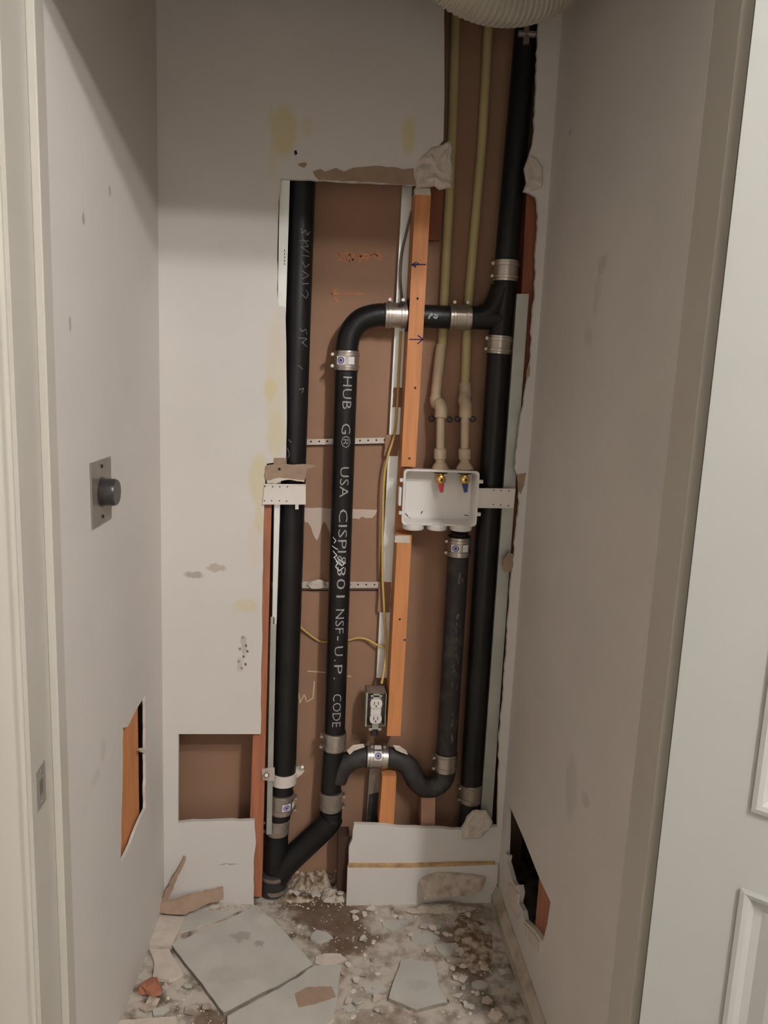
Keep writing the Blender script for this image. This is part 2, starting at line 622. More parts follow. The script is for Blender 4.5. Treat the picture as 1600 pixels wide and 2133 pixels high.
# torn paper and gypsum patches on the back wall
def patch(name, px, m, y=D, t=0.0012, amp=1.2, step=9, seed=1, parent=None, label=None, out=True):
    bm = BM()
    pts = [P(p[0], p[1], y) for p in jag(px, amp, step, seed)]
    slab(bm, [pts], (0, -1 if out else 1, 0), t)
    return link(name, bm, m, parent, label=label)


patch('torn_paper', [(652, 357), (668, 352), (678, 358), (700, 350), (716, 358), (735, 350), (775, 346), (826, 349), (838, 353), (862, 351), (866, 386), (846, 385), (760, 379), (664, 375), (656, 367)],
      m_paper2, parent=wb, seed=3, label='strip of bare brown paper above the opening')
patch('torn_paper', [(620, 342), (636, 338), (640, 342), (634, 350), (624, 346)], m_paper2, parent=wb, seed=4, amp=0.6, step=5)
patch('torn_paper', [(612, 316), (617, 312), (620, 320), (615, 324)], m_hole, parent=wb, seed=4, amp=0.4, step=5, t=0.0006)
patch('torn_paper', [(1076, 988), (1096, 985), (1092, 1010), (1085, 1030), (1078, 1015)], m_paper2, parent=wb, seed=5)
patch('torn_paper', [(1048, 1165), (1060, 1150), (1070, 1155), (1066, 1190), (1050, 1192)], m_paper2, parent=wb, seed=6)
patch('torn_paper', [(570, 954), (597, 954), (597, 968), (570, 968)], m_paper2, parent=wb, seed=7, amp=0.5)
patch('torn_paper', [(1097, 770), (1104, 760), (1103, 784), (1096, 786)], m_paper2, parent=wb, seed=8, amp=0.5)
for k, (x, y) in enumerate([(505, 1328), (512, 1345), (499, 1352), (507, 1368), (497, 1378), (511, 1384), (503, 1392), (515, 1357)]):
    patch('nail_pit', [(x - 2.4, y - 2.4), (x + 2.4, y - 3), (x + 3, y + 2), (x - 1, y + 3)], m_pit if k % 2 else m_paper2, parent=wb, seed=k, amp=0.6, step=3, t=0.0004)


def relief(name, outline, y, depth, m, parent=None, seed=0, grid=18, rough=0.004, label=None):
    """irregular lump standing off a surface: outline in pixels, thickness varies"""
    pts = [P(p[0], p[1], y) for p in jag(outline, 1.5, 9, seed)]
    cx = sum((p for p in pts), Vector()) / len(pts)
    bm = BM()
    rings = []
    for s, h in ((1.0, 0.0), (0.97, 0.6), (0.85, 0.95), (0.6, 1.0), (0.3, 0.9)):
        ring = []
        for p in pts:
            q = cx.lerp(p, s)
            nz = noise.noise(Vector((q.x * 60, seed * 3.1, q.z * 60)))
            q = q + Vector((0, -depth * h - (rough * nz if h > 0 else 0), 0))
            ring.append(bm.verts.new(q))
        rings.append(ring)
    n = len(pts)
    for i in range(len(rings) - 1):
        for k in range(n):
            l = (k + 1) % n
            bm.faces.new([rings[i][k], rings[i][l], rings[i + 1][l], rings[i + 1][k]])
    c = bm.verts.new(cx + Vector((0, -depth * 0.85, 0)))
    for k in range(n):
        bm.faces.new([rings[-1][k], rings[-1][(k + 1) % n], c])
    bm.faces.new(rings[0][::-1])
    return link(name, bm, m, parent, smooth=False, label=label)


o = relief('plaster_lump', [(866, 392), (862, 362), (869, 335), (882, 322), (896, 308), (920, 303), (938, 292), (941, 312), (944, 345), (940, 392), (915, 396), (905, 388)], D + 0.006, 0.014, m_plaster, seed=5, rough=0.009)
tag(o, 'crumpled white lump of torn drywall above the orange wood stud', 'drywall remnant')
o = relief('plaster_lump', [(1094, 342), (1104, 322), (1118, 330), (1130, 350), (1128, 392), (1105, 400), (1092, 397), (1100, 380), (1096, 362)], D, 0.006, m_plaster, seed=6, rough=0.004)
tag(o, 'chipped plaster lump at upper right edge of the wall opening', 'drywall remnant')

# ------------------------------------------------------------------ studs
def vstrip(bm, xl0, xr0, y0px, xl1, xr1, y1px, yf, yb):
    """board with plumb-ish front face from pixel columns; depth yf..yb"""
    q = [P(xl0, y0px, yf), P(xr0, y0px, yf), P(xr1, y1px, yf), P(xl1, y1px, yf)]
    slab(bm, [q], (0, 1, 0), yb - yf)
    return bm


def zat(px, py, y):
    return P(px, py, y).z


# orange stud: side profile with a notch for the drain arm and one for the outlet box
SF = 2.084; SB = 2.162


def profile_board(bm, xa, xb, yz, lean):
    """yz side profile extruded across; lean = (x_top, z_top, x_bot, z_bot) for left edge, width xb"""
    xt, zt, xo, zo = lean

    def xat(z):
        return xo + (xt - xo) * (z - zo) / (zt - zo)
    f = [Vector((xat(z), y, z)) for y, z in yz]
    slab(bm, [f], (1, 0, 0), xb)
    return bm


pt = P(866, 398, SF); pb = P(806, 1533, SF)
wst = P(893, 398, SF).x - pt.x
wsb = P(839, 1533, SF).x - pb.x
z1 = zat(855, 655, SF) + 0.042; z0 = zat(855, 655, SF) - 0.042
bz1 = zat(850, 972, SF); bz0 = zat(840, 1114, SF)
yz = [(SF, pb.z), (SB, pb.z), (SB, z0), (2.0885, z0), (2.0885, z1), (SB, z1), (SB, pt.z), (SF, pt.z), (SF, bz1), (2.143, bz1), (2.143, bz0), (SF, bz0)]
bm = BM()
profile_board(bm, 0, (wst + wsb) / 2, yz, (pt.x, pt.z, pb.x, pb.z))
t = empty('wood_stud', Vector(((pt.x + pb.x) / 2, 2.13, pb.z)), 'long orange wood stud in the middle of the opening, drawn with blue arrows', 'wood stud')
link('board', bm, m_wood, t)
bm = BM(); slab(bm, [[P(864, 392, SF - .001), P(896, 392, SF - .001), P(897, 407, SF - .001), P(864, 405, SF - .001)]], (0, 1, 0), 0.03)
link('cut_end', bm, m_plaster, t, label='pale dusty top end')
bm = BM(); slab(bm, [[P(823, 1116, SF - .001), P(853, 1116, SF - .001), P(854, 1131, SF - .001), P(822, 1130, SF - .001)]], (0, 1, 0), 0.02)
link('cut_end', bm, m_plaster, t, label='pale paper scrap')


def stroke(bm, pts, wpx, y, t=0.0004):
    for i in range(len(pts) - 1):
        a = Vector(pts[i]); b = Vector(pts[i + 1])
        d = (b - a).normalized(); n = Vector((-d.y, d.x)) * wpx / 2
        a2 = a - d * wpx * .3; b2 = b + d * wpx * .3
        slab(bm, [[P(*(a2 + n), y), P(*(b2 + n), y), P(*(b2 - n), y), P(*(a2 - n), y)]], (0, -1, 0), t)


for pts, nm in (([[(858, 551), (887, 551)], [(868, 546), (858, 551), (866, 557)], [(872, 548), (864, 554)]], 'left'),
                ([[(853, 707), (881, 707)], [(871, 699), (881, 707), (870, 716)]], 'right')):
    bm = BM()
    for s in pts:
        stroke(bm, s, 2.6, SF - 0.0003)
    link('ink_arrow', bm, m_blueink, t, label='blue ink arrow pointing ' + nm)
for x, y in ((870, 622), (865, 808), (843, 1333), (853, 955), (833, 1290)):
    bm = BM()
    lathe(bm, P(x, y, SF - .002), P(x, y, SF + .002), [(0, .002), (0.3, .003), (1, .003)], 10)
    link('nail', bm, m_hole, t)

# short lower continuation
bm = BM(); vstrip(bm, 797, 826, 1617, 789, 820, 1722, SF, SB)
t = link('wood_stud', bm, m_wood)
tag(t, 'short orange wood stud stub under the curved trap, standing behind lower panel', 'wood stud')
bm = BM(); vstrip(bm, 878, 907, 1662, 877, 906, 1730, 2.10, 2.17)
tag(link('cavity_block', bm, mat('pink_wood', S((176, 136, 116)), 0.8, var=0.2, scale=15)), 'small pinkish wood block under the trap bend behind lower panel', 'wood block')
# left red stud
bm = BM(); vstrip(bm, 545, 566, 1040, 515, 545, 1868, 2.0845, 2.172)
tag(link('wood_stud', bm, m_wood_red), 'reddish brown wood stud at the left edge of the opening', 'wood stud')
# right wood stud
bm = BM(); vstrip(bm, 1098, 1136, 380, 1034, 1064, 1730, 2.112, 2.18)
tag(link('wood_stud', bm, m_wood_dk), 'dark red wood stud in the right corner of the opening', 'wood stud')
# brown back block between the studs near the top
bm = BM(); vstrip(bm, 893, 926, 385, 890, 917, 500, 2.164, 2.183)
tag(link('cavity_block', bm, m_wood_dk), 'dark brown wood block right of the orange stud near its top', 'wood block')


def channel(name, fx, yf, depth, m, label, web=True, holes=None):
    """steel stud: front flange plus web; fx = (xl0,xr0,py0,xl1,xr1,py1)"""
    xl0, xr0, py0, xl1, xr1, py1 = fx
    t = empty(name, P((xl1 + xr1) / 2, py1, yf), label, 'metal stud')
    bm = BM(); vstrip(bm, xl0, xr0, py0, xl1, xr1, py1, yf, yf + 0.0015)
    link('flange', bm, m, t)
    bm = BM()
    vstrip(bm, xl0, xl0 + 1.5, py0, xl1, xl1 + 1.5, py1, yf + 0.0016, yf + depth)
    link('web', bm, m, t)
    return t


t = channel('metal_stud', (583, 604, 372, 567, 576, 1300), 2.0845, 0.085, m_galv_b, 'bright galvanised stud edge along the left side of the opening')
bm = BM()
for k in range(5):
    y = 520 + k * 7
    slab(bm, [[P(592, y, 2.084), P(593.5, y, 2.084), P(593.5, y + 4, 2.084), P(592, y + 4, 2.084)]], (0, 1, 0), 0.0004)
link('punch_mark', bm, m_hole, t)
bm = BM(); vstrip(bm, 564, 576, 1285, 555, 566, 1738, 2.0845, 2.086)
tag(link('metal_strip', bm, m_galv), 'grey metal strip standing between red stud and leftmost pipe', 'metal stud')
t = channel('metal_stud', (1077, 1102, 612, 998, 1022, 1745), 2.0955, 0.014, m_galv, 'grey galvanised stud at the right side of the opening')
t = channel('metal_stud', (838, 859, 388, 784, 806, 1412), 2.166, 0.012, m_galv_b, 'pale galvanised stud behind the yellow cable, left of the orange stud')
for q, s in (((820, 847, 807, 848), 5), ((803, 832, 905, 950), 6), ((790, 815, 1213, 1275), 7)):
    bm = BM()
    x0, x1, y0, y1 = q
    pts = [P(a, b, 2.1655) for a, b in jag([(x0, y0), (x1, y0), (x1 - 3, y1), (x0 - 3, y1)], 1.0, 8, s)]
    slab(bm, [pts], (0, -1, 0), 0.001)
    link('paper_remnant', bm, m_paper, t, label='brown paper left on the steel')
bm = BM(); vstrip(bm, 770, 792, 1600, 762, 786, 1722, 2.15, 2.153)
t = empty('metal_stud', P(776, 1722, 2.15), 'dark metal stud stub hanging under the trap clamp', 'metal stud')
link('flange', bm, m_steel_d, t)
bm = BM(); slab(bm, [[P(769, 1655, 2.1495), P(790, 1650, 2.1495), P(787, 1722, 2.1495), P(763, 1722, 2.1495)]], (0, -1, 0), 0.0006)
link('dark_coating', bm, m_iron_d, t)


# perforated rails
def rail(px0, px1, y0, y1, h, label, yy=2.181):
    t = empty('perforated_rail', P((px0 + px1) / 2, (y0 + y1) / 2 + h, yy), label, 'rail')
    bm = BM()
    slab(bm, [[P(px0, y0, yy - .008), P(px1, y1, yy - .008), P(px1, y1 + h, yy - .008), P(px0, y0 + h, yy - .008)]], (0, 1, 0), 0.0105)
    link('strip', bm, m_strap, t)
    bm = BM()
    slab(bm, [[P(px0, y0 + h, yy - .011), P(px1, y1 + h, yy - .011), P(px1, y1 + h + 2, yy - .011), P(px0, y0 + h + 2, yy - .011)]], (0, 1, 0), 0.004)
    link('lip', bm, m_strap, t)
    x = px0 + 10
    while x < px1 - 6:
        yy0 = y0 + (y1 - y0) * (x - px0) / (px1 - px0) + h * .5
        bm = BM()
        lathe(bm, P(x, yy0, yy - .0085), P(x, yy0, yy - .006), [(0, .0026), (1, .0026)], 10)
        link('rivet_hole', bm, m_hole, t)
        x += 17
    return t


rail(638, 826, 915, 911, 10, 'upper perforated metal rail crossing behind the stencilled pipe')
t = rail(566, 810, 1212, 1212, 11, 'lower perforated metal rail crossing behind the stencilled pipe')
bm = BM()
o = relief('plaster_blob', [(638, 1217), (648, 1210), (662, 1206), (676, 1209), (680, 1222), (668, 1226), (648, 1226)], 2.171, 0.008, m_plaster, seed=9, rough=0.004)
tag(o, 'white plaster blob stuck on the lower perforated rail', 'plaster')

# torn white paper on the brown board, chalk marks
wc = bpy.data.objects['wall_cavity']
patch('torn_paper', [(632, 1057), (690, 1059), (786, 1062), (782, 1072), (775, 1079), (762, 1079), (754, 1076), (748, 1081), (730, 1079), (700, 1105), (694, 1120), (688, 1112), (680, 1092), (675, 1086), (670, 1095), (664, 1118), (660, 1126),
                     (655, 1118), (648, 1098), (641, 1088), (636, 1088), (633, 1078)], mat('white_paper', S((205, 186, 172)), 0.9), y=REAR, t=0.0006, parent=wc, amp=0.6, seed=2, label='torn white paper layer')
bm = BM()
for s in [[(700, 533), (718, 528), (742, 536), (764, 530), (797, 534)], [(704, 540), (728, 544), (752, 534), (770, 545)], [(722, 522), (738, 546)], [(756, 524), (748, 548)], [(780, 528), (794, 543)], [(708, 530), (722, 541), (740, 527), (757, 541), (790, 524)]]:
    stroke(bm, s, 3.5, REAR)
link('chalk_mark', bm, m_chalk_o, wc, label='orange chalk scribble')
bm = BM()
for s in [[(690, 611), (757, 612)], [(703, 601), (690, 611), (704, 628)]]:
    stroke(bm, s, 4, REAR)
link('chalk_mark', bm, m_chalk_o, wc, label='orange chalk arrow pointing left')
bm = BM()
for s in [[(622, 1442), (625, 1464), (634, 1446), (639, 1462), (652, 1454), (655, 1420)]]:
    stroke(bm, s, 2.4, REAR)
stroke(bm, [(641, 1398), (657, 1399), (680, 1401)], 2.4, REAR)
stroke(bm, [(724, 1408), (731, 1409)], 2.4, REAR)
link('chalk_mark', bm, m_chalk_y, wc, label='yellow chalk letter w')
bm = BM()
slab(bm, [[P(612, 927, REAR), P(800, 923, REAR), P(800, 925, REAR), P(612, 929, REAR)]], (0, -1, 0), 0.0005)
slab(bm, [[P(600, 1229, REAR), P(790, 1229, REAR), P(790, 1231, REAR), P(600, 1231, REAR)]], (0, -1, 0), 0.0005)
link('board_joint', bm, m_hole, wc)

# ------------------------------------------------------------------ pipes
PY = 2.122
RP = 0.0298


def axis_pt(p0, p1, t, r, across, lift=0.0008):
    """point on a pipe's front, across = signed metres to the right of the axis"""
    T = (p1 - p0)
    L = T.length
    T = T / L
    c = p0 + T * t
    X = Vector((1, 0, 0)); X = (X - T * X.dot(T)).normalized()
    Yv = T.cross(X)
    if Yv.y > 0:
        Yv = -Yv
    a = across / r
    return c + (X * math.sin(a) + Yv * math.cos(a)) * (r + lift)


def text_mesh(body):
    cu = bpy.data.curves.new('t', 'FONT')
    cu.body = body
    cu.size = 1.0
    cu.offset = -0.008
    cu.resolution_u = 2
    ob = bpy.data.objects.new('t', cu)
    COL.objects.link(ob)
    dg = bpy.context.evaluated_depsgraph_get()
    me = bpy.data.meshes.new_from_object(ob.evaluated_get(dg))
    bm = bmesh.new(); bm.from_mesh(me)
    bpy.data.objects.remove(ob); bpy.data.curves.remove(cu); bpy.data.meshes.remove(me)
    bmesh.ops.triangulate(bm, faces=bm.faces[:])
    for _ in range(3):
        bmesh.ops.subdivide_edges(bm, edges=[e for e in bm.edges if e.calc_length() > 0.12], cuts=1)
        bmesh.ops.triangulate(bm, faces=bm.faces[:])
    return bm


def pipe_text(words, p0px, p1px, yc, r, cross_off, height, m, parent, name='stencil'):
    """words: (text, py0, py1) run down the pipe, letter tops to the right"""
    p0 = P(p0px[0], p0px[1], yc); p1 = P(p1px[0], p1px[1], yc)
    L = (p1 - p0).length

    def tpy(py):
        return L * (py - p0px[1]) / (p1px[1] - p0px[1])
    for wd, a, b in words:
        bm = text_mesh(wd)
        x0 = min(v.co.x for v in bm.verts); x1 = max(v.co.x for v in bm.verts)
        ta, tb = tpy(a), tpy(b)
        for v in bm.verts:
            s = ta + (tb - ta) * (v.co.x - x0) / (x1 - x0)
            ac = (v.co.y / 0.72 - 0.5) * height + cross_off
            v.co = axis_pt(p0, p1, s, r, ac)
        link(name, bm, m, parent, recalc=False, label='white stencilled letters ' + wd)


def surf_stroke(bm, p0, p1, r, pts, wd):
    """stroke on a pipe: pts in (t metres, across metres)"""
    for i in range(len(pts) - 1):
        a = Vector(pts[i]); b = Vector(pts[i + 1])
        d = (b - a); L = d.length
        d = d / L; n = Vector((-d.y, d.x)) * wd / 2
        k = max(1, int(L / 0.004))
        prev = None
        for j in range(k + 1):
            c = a.lerp(b, j / k)
            u1 = c + n; u2 = c - n
            cur = (bm.verts.new(axis_pt(p0, p1, u1.x, r, u1.y)), bm.verts.new(axis_pt(p0, p1, u2.x, r, u2.y)))
            if prev:
                bm.faces.new([prev[0], cur[0], cur[1], prev[1]])
            prev = cur


def pipe_thing(name, pts, r, m, label, cat='pipe', y=PY, n=6, seg=28, extra=None, straight=False):
    path = [P(p[0], p[1], p[2] if len(p) > 2 else y) for p in pts]
    if not straight:
        path = smooth_path(path, n)
    bm = BM(); tube(bm, path, r, seg)
    if extra:
        for pth, rr in extra:
            tube(bm, pxpath(pth, y, n), rr, seg)
    o = link(name, bm, m, None, smooth=True)
    tag(o, label, cat)
    return o


def coupling(a, b, r, label, m=None, sticker=None, screw=-1, y=PY, short=False, dust=False, group='hubless pipe couplings'):
    """a,b pixel ends of the shield; screws on one side; sticker = across angle factor"""
    m = m or m_steel
    p0 = P(a[0], a[1], y); p1 = P(b[0], b[1], y)
    T = (p1 - p0).normalized()
    t = empty('pipe_coupling', p1 if p1.z < p0.z else p0, label, 'pipe coupling')
    L = (p1 - p0).length
    R0 = r + 0.0025
    bm = BM(); lathe(bm, p0 - T * 0.003, p1 + T * 0.003, [(0, r + .0005), (0.02, r + .0018), (0.98, r + .0018), (1, r + .0005)], 28)
    link('rubber_sleeve', bm, m_rubber, t, smooth=True)
    bm = BM()
    prof = [(0, R0)]
    for k in range(1, 12):
        prof.append((k / 12, R0 + (0.0006 if k % 2 else -0.0002)))
    prof.append((1, R0))
    lathe(bm, p0, p1, prof, 32)
    link('shield', bm, m, t, smooth=True)
    X = Vector((1, 0, 0)); X = (X - T * X.dot(T))
    if X.length < 0.5:
        X = Vector((0, 0, 1)); X = (X - T * X.dot(T))
    X.normalize()
    Yv = T.cross(X)
    if Yv.y > 0:
        Yv = -Yv
    for f in (0.2, 0.8):
        c = p0.lerp(p1, f)
        bm = BM(); lathe(bm, c - T * 0.0045, c + T * 0.0045, [(0, R0 + .0008), (0.1, R0 + .0022), (0.9, R0 + .0022), (1, R0 + .0008)], 32)
        link('clamp_band', bm, m, t, smooth=True)
        s = c + X * screw * (R0 + 0.006) + Yv * 0.006
        bm = BM(); lathe(bm, s - Yv * 0.014, s + Yv * 0.009, [(0, .0035), (0.7, .0035), (0.7, .0052), (1, .0045)], 8)
        link('screw', bm, m_steel, t, smooth=False)
    if sticker is not None:
        def sp_(ax, ac):
            c = p0 + T * (L / 2 + ax)
            an = ac / R0
            return c + (X * math.sin(an) + Yv * math.cos(an)) * (R0 + 0.0032)
        bm = BM()
        c0 = sticker

        def patchgrid(x0, x1, a0, a1, lift=0):
            nx, na = 3, 8
            g = [[bm.verts.new(sp_(x0 + (x1 - x0) * i / nx, a0 + (a1 - a0) * j / na) + Yv * lift) for j in range(na + 1)] for i in range(nx + 1)]
            for i in range(nx):
                for j in range(na):
                    bm.faces.new([g[i][j], g[i + 1][j], g[i + 1][j + 1], g[i][j + 1]])
        patchgrid(-.011, .011, c0 - .012, c0 + .012)
        patchgrid(-.010, .010, c0 + .018, c0 + .034)
        lb = link('sticker', bm, m_label, t, recalc=False, label='white sticker with purple ring')
        bm = BM()
        for ri, ro in ((.0062, .0088), (.0, .0042)):
            n = 20
            for k in range(n):
                a0 = 2 * math.pi * k / n; a1 = 2 * math.pi * (k + 1) / n
                q = [(ro * math.cos(a0), ro * math.sin(a0)), (ro * math.cos(a1), ro * math.sin(a1)), (ri * math.cos(a1), ri * math.sin(a1)), (ri * math.cos(a0), ri * math.sin(a0))]
                vs = [bm.verts.new(sp_(x, c0 + yy) + Yv * .0004) for x, yy in (q if ri > 0 else q[:2] + [(0, 0)])]
                bm.faces.new(vs)
        link('ring_print', bm, m_purple, lb, recalc=False)
    return t


# left stack
p = pipe_thing('drain_pipe', [(630, 330), (591, 1632)], 0.0345, m_iron, 'tall black iron pipe, leftmost in the opening, running behind the white bracket', straight=True)
pL0 = P(630, 330, PY); pL1 = P(591, 1632, PY)
bm = BM()


def scrib(items, x0px=630, y0px=330, x1px=591, y1px=1632, pa=pL0, pb_=pL1):
    out = []
    L = (pb_ - pa).length
    for x, y in items:
        t = (y - y0px) / (y1px - y0px)
        ax = x0px + (x1px - x0px) * t
        s = (x - ax) / 772
        s = max(-0.03, min(0.03, s))
        out.append((L * t, 0.0345 * math.asin(s / 0.0345)))
    return out


for s in [[(628, 462), (630, 472), (637, 464), (640, 474), (645, 466)], [(626, 485), (643, 484)], [(630, 480), (642, 494), (628, 497), (644, 506)], [(628, 512), (644, 512)], [(630, 522), (636, 534), (644, 526)],
          [(629, 540), (643, 548), (630, 556)], [(631, 565), (643, 563)], [(626, 582), (638, 592), (642, 583), (638, 576)], [(626, 648), (630, 656), (637, 650), (640, 660)], [(624, 668), (640, 668), (630, 676), (640, 684)],
          [(622, 720), (632, 728)], [(624, 768), (634, 765), (630, 775)], [(603, 868), (609, 874)], [(601, 885), (606, 898), (602, 905)]]:
    surf_stroke(bm, pL0, pL1, 0.0345, scrib(s), 0.0022)
link('stencil', bm, m_ink_dim, p, recalc=False, label='faint white stencil marks')
# riser clamp
t = empty('riser_clamp', P(590, 1632, PY), 'silver riser clamp with bolt ears around the leftmost pipe', 'pipe clamp')
bm = BM(); lathe(bm, P(591, 1606, PY), P(590, 1629, PY), [(0, .036), (0.02, .0385), (0.98, .0385), (1, .036)], 32)
link('band', bm, m_white_mt, t, smooth=True)
bm = BM(); slab(bm, [[P(545, 1603, 2.078), P(572, 1600, 2.078), P(572, 1628, 2.078), P(547, 1625, 2.078)]], (0, 1, 0), 0.006)
link('ear', bm, m_strap, t)
bm = BM(); slab(bm, [[P(612, 1600, PY - .004), P(632, 1592, PY - .004), P(634, 1608, PY - .004), P(613, 1620, PY - .004)]], (0, 1, 0), 0.006)
link('ear', bm, m_strap, t)
bm = BM(); lathe(bm, P(555, 1615, 2.064), P(555, 1615, 2.0778), [(0, .005), (0.2, .009), (1, .009)], 6)
link('bolt', bm, m_steel, t)
bm = BM(); lathe(bm, P(630, 1598, PY - .018), P(630, 1598, PY + .012), [(0, .005), (0.2, .007), (0.35, .007), (0.35, .004), (1, .004)], 6)
link('bolt', bm, m_steel, t)
bm = BM(); slab(bm, [[P(x, y, PY - .006) for x, y in jag([(612, 1606), (626, 1600), (634, 1604), (628, 1614), (616, 1622)], 1, 5, 3)]], (0, 1, 0), 0.002)
link('plaster_smear', bm, m_gyp, t)

coupling((587, 1650), (585, 1689), 0.033, 'lower-left coupling with purple sticker just under the silver riser clamp', sticker=0.016, screw=1)
bm = BM(); lathe(bm, P(588, 1632, PY), P(582, 1702, PY), [(0, .0325), (1, .0325)], 28)
tag(link('pipe_nipple', bm, m_iron, None, smooth=True), 'short black pipe stub between the two lowest left couplings', 'pipe')
coupling((579, 1703), (577, 1733), 0.031, 'plain dull coupling directly above the floor wye', m=m_steel_d, screw=-1)
# floor wye
bm = BM()
tube(bm, [P(577, 1735, PY), P(575, 1790, PY), P(572, 1845, PY)], 0.0335, 28)
tube(bm, pxpath([(691, 1688), (690, 1702), (676, 1722), (640, 1757), (600, 1796), (576, 1828)], PY, 6), [0.030] * 6 + [0.036] * 25, 28)
o = link('wye_fitting', bm, m_iron, None, smooth=True)
tag(o, 'black wye fitting at floor with branch rising to the right', 'pipe fitting')
t = empty('pipe_coupling', P(572, 1858, PY), 'dark rubber coupling at the foot of the leftmost pipe', 'pipe coupling')
bm = BM(); lathe(bm, P(572, 1812, PY), P(570, 1856, PY), [(0, .036), (0.05, .040), (0.95, .040), (1, .036)], 28)
link('rubber_sleeve', bm, m_iron_d, t, smooth=True)
for a_, b_ in ((1816, 1823), (1843, 1851)):
    bm = BM(); lathe(bm, P(572, a_, PY), P(572, b_, PY), [(0, .0408), (1, .0408)], 28)
    link('clamp_band', bm, m_steel_d, t, smooth=True)

# stencilled pipe
pa, pb2 = (721.5, 770), (697, 1527)
p = pipe_thing('drain_pipe', [pa, pb2], RP, m_iron, 'black iron pipe with white stencilled writing down its front', straight=True)
pipe_text([('HUB', 783, 845), ('G', 873, 893), ('\u00ae', 897, 920), ('USA', 958, 1018), ('CISPI', 1042, 1130), ('&', 1136, 1156), ('301', 1160, 1223), ('NSF', 1248, 1299), ('-', 1305, 1314), ('U', 1327, 1347), ('.', 1355, 1359), ('P', 1367, 1386), ('.', 1394, 1398), ('CODE', 1430, 1503)],
          pa, pb2, PY, RP, 0.004, 0.025, m_ink, p)
pa3, pb3 = P(*pa, PY), P(*pb2, PY)
LL = (pb3 - pa3).length


def s2(items):
    out = []
    for x, y in items:
        t = (y - pa[1]) / (pb2[1] - pa[1])
        ax = pa[0] + (pb2[0] - pa[0]) * t
        s = max(-.027, min(.027, (x - ax) / 772))
        out.append((LL * t, RP * math.asin(s / RP)))
    return out


bm = BM()
for s in [[(694, 1100), (700, 1106), (696, 1112)], [(692, 1118), (704, 1124)], [(694, 1128), (702, 1136), (695, 1142)], [(696, 1140), (704, 1150), (699, 1160), (706, 1165)], [(700, 1148), (712, 1157), (720, 1150)],
          [(716, 1160), (706, 1168), (700, 1160)], [(702, 1140), (716, 1152)]]:
    surf_stroke(bm, pa3, pb3, RP, s2(s), 0.0026)
link('scratch', bm, m_label, p, recalc=False, label='white paint scratches')
coupling((723, 731), (722, 771), RP, 'stickered coupling under the black elbow, top of the stencilled pipe', sticker=-0.016, screw=-1)
coupling((698, 1524), (696, 1559), RP, 'coupling at the bottom end of the stencilled pipe', m=m_steel, screw=-1)
pipe_thing('drain_elbow', [(722.5, 732), (724, 716), (728, 698), (738, 680), (753, 666), (772, 659), (790, 656), (801, 656)], RP, m_iron, 'black quarter-bend elbow at the upper left of the drain run', 'pipe fitting', n=4)
coupling((802, 656), (847, 657), RP, 'horizontal coupling just left of the orange stud', screw=1)
p = pipe_thing('drain_pipe', [(847, 657), (936, 661)], RP, m_iron, 'short horizontal black pipe with white marks passing behind the orange stud', straight=True)
bm = BM()
q0 = P(847, 657, PY); q1 = P(936, 661, PY)
for xs in [[(893, 664), (897, 655)], [(904, 655), (911, 657), (909, 663), (903, 660)], [(899, 652), (900, 658)]]:
    pts = [(q0.lerp(q1, (x - 847) / 89) - q0).length for x, y in xs]
    for i in range(len(xs) - 1):
        a = Vector((0, 0, 0))
        A = P(xs[i][0], xs[i][1], PY - RP - .0003); B = P(xs[i + 1][0], xs[i + 1][1], PY - RP - .0003)
        d = (B - A).normalized(); n = Vector((-d.z, 0, d.x)) * .0022
        vs = [bm.verts.new(v) for v in (A + n, B + n, B - n, A - n)]
        bm.faces.new(vs)
link('stencil', bm, m_ink, p, recalc=False)
coupling((936, 661), (980, 662), RP, 'horizontal coupling right of the orange stud, next to the tee', screw=1)
# right stack
bm = BM()
tube(bm, [P(1052, 585, PY), P(1047, 640, PY), P(1041, 702, PY)], RP, 28)
tube(bm, pxpath([(979, 662), (1000, 660), (1022, 648), (1036, 626), (1045, 600)], PY, 6), RP, 28)
tube(bm, [P(979, 662, PY), P(1046, 664, PY)], RP, 28)
o = link('tee_fitting', bm, m_iron, None, smooth=True)
tag(o, 'black sanitary tee joining the right stack to the horizontal run', 'pipe fitting')
o = pipe_thing('drain_pipe', [(1108, -60), (1054, 545)], RP, m_iron, 'upper black pipe of the right stack, above the tee', straight=True)
o = pipe_thing('drain_pipe', [(1039, 735), (981, 1632)], RP * 1.05, m_iron, 'long black pipe of the right stack, passing behind the white bracket arm', straight=True)
coupling((1055, 543), (1052, 586), RP, 'coupling on top of the tee in the right stack', screw=-1)
coupling((1042, 700), (1038, 737), RP, 'coupling below the tee in the right stack', screw=-1)
coupling((983, 1630), (980, 1668), RP, 'lowest coupling of the right stack, half hidden by shadow', m=m_steel_d, screw=-1)
bm = BM(); lathe(bm, P(980, 1669, PY), P(970, 1790, PY), [(0, RP), (1, RP)], 28)
tag(link('drain_pipe', bm, m_rubber, None, smooth=True), 'foot of the right stack going down behind the lower panel', 'pipe')
# a hanger bracket near the top of the right stack
bm = BM()
for s in [[(1080, 70), (1115, 72)], [(1097, 52), (1096, 92)]]:
    A = P(*s[0], PY - RP - .004); B = P(*s[1], PY - RP - .004)
    tube(bm, [A, B], 0.008, 8)
tag(link('pipe_hanger', bm, m_steel_d, None), 'small cross-shaped grey hanger at the top of the right stack', 'bracket')

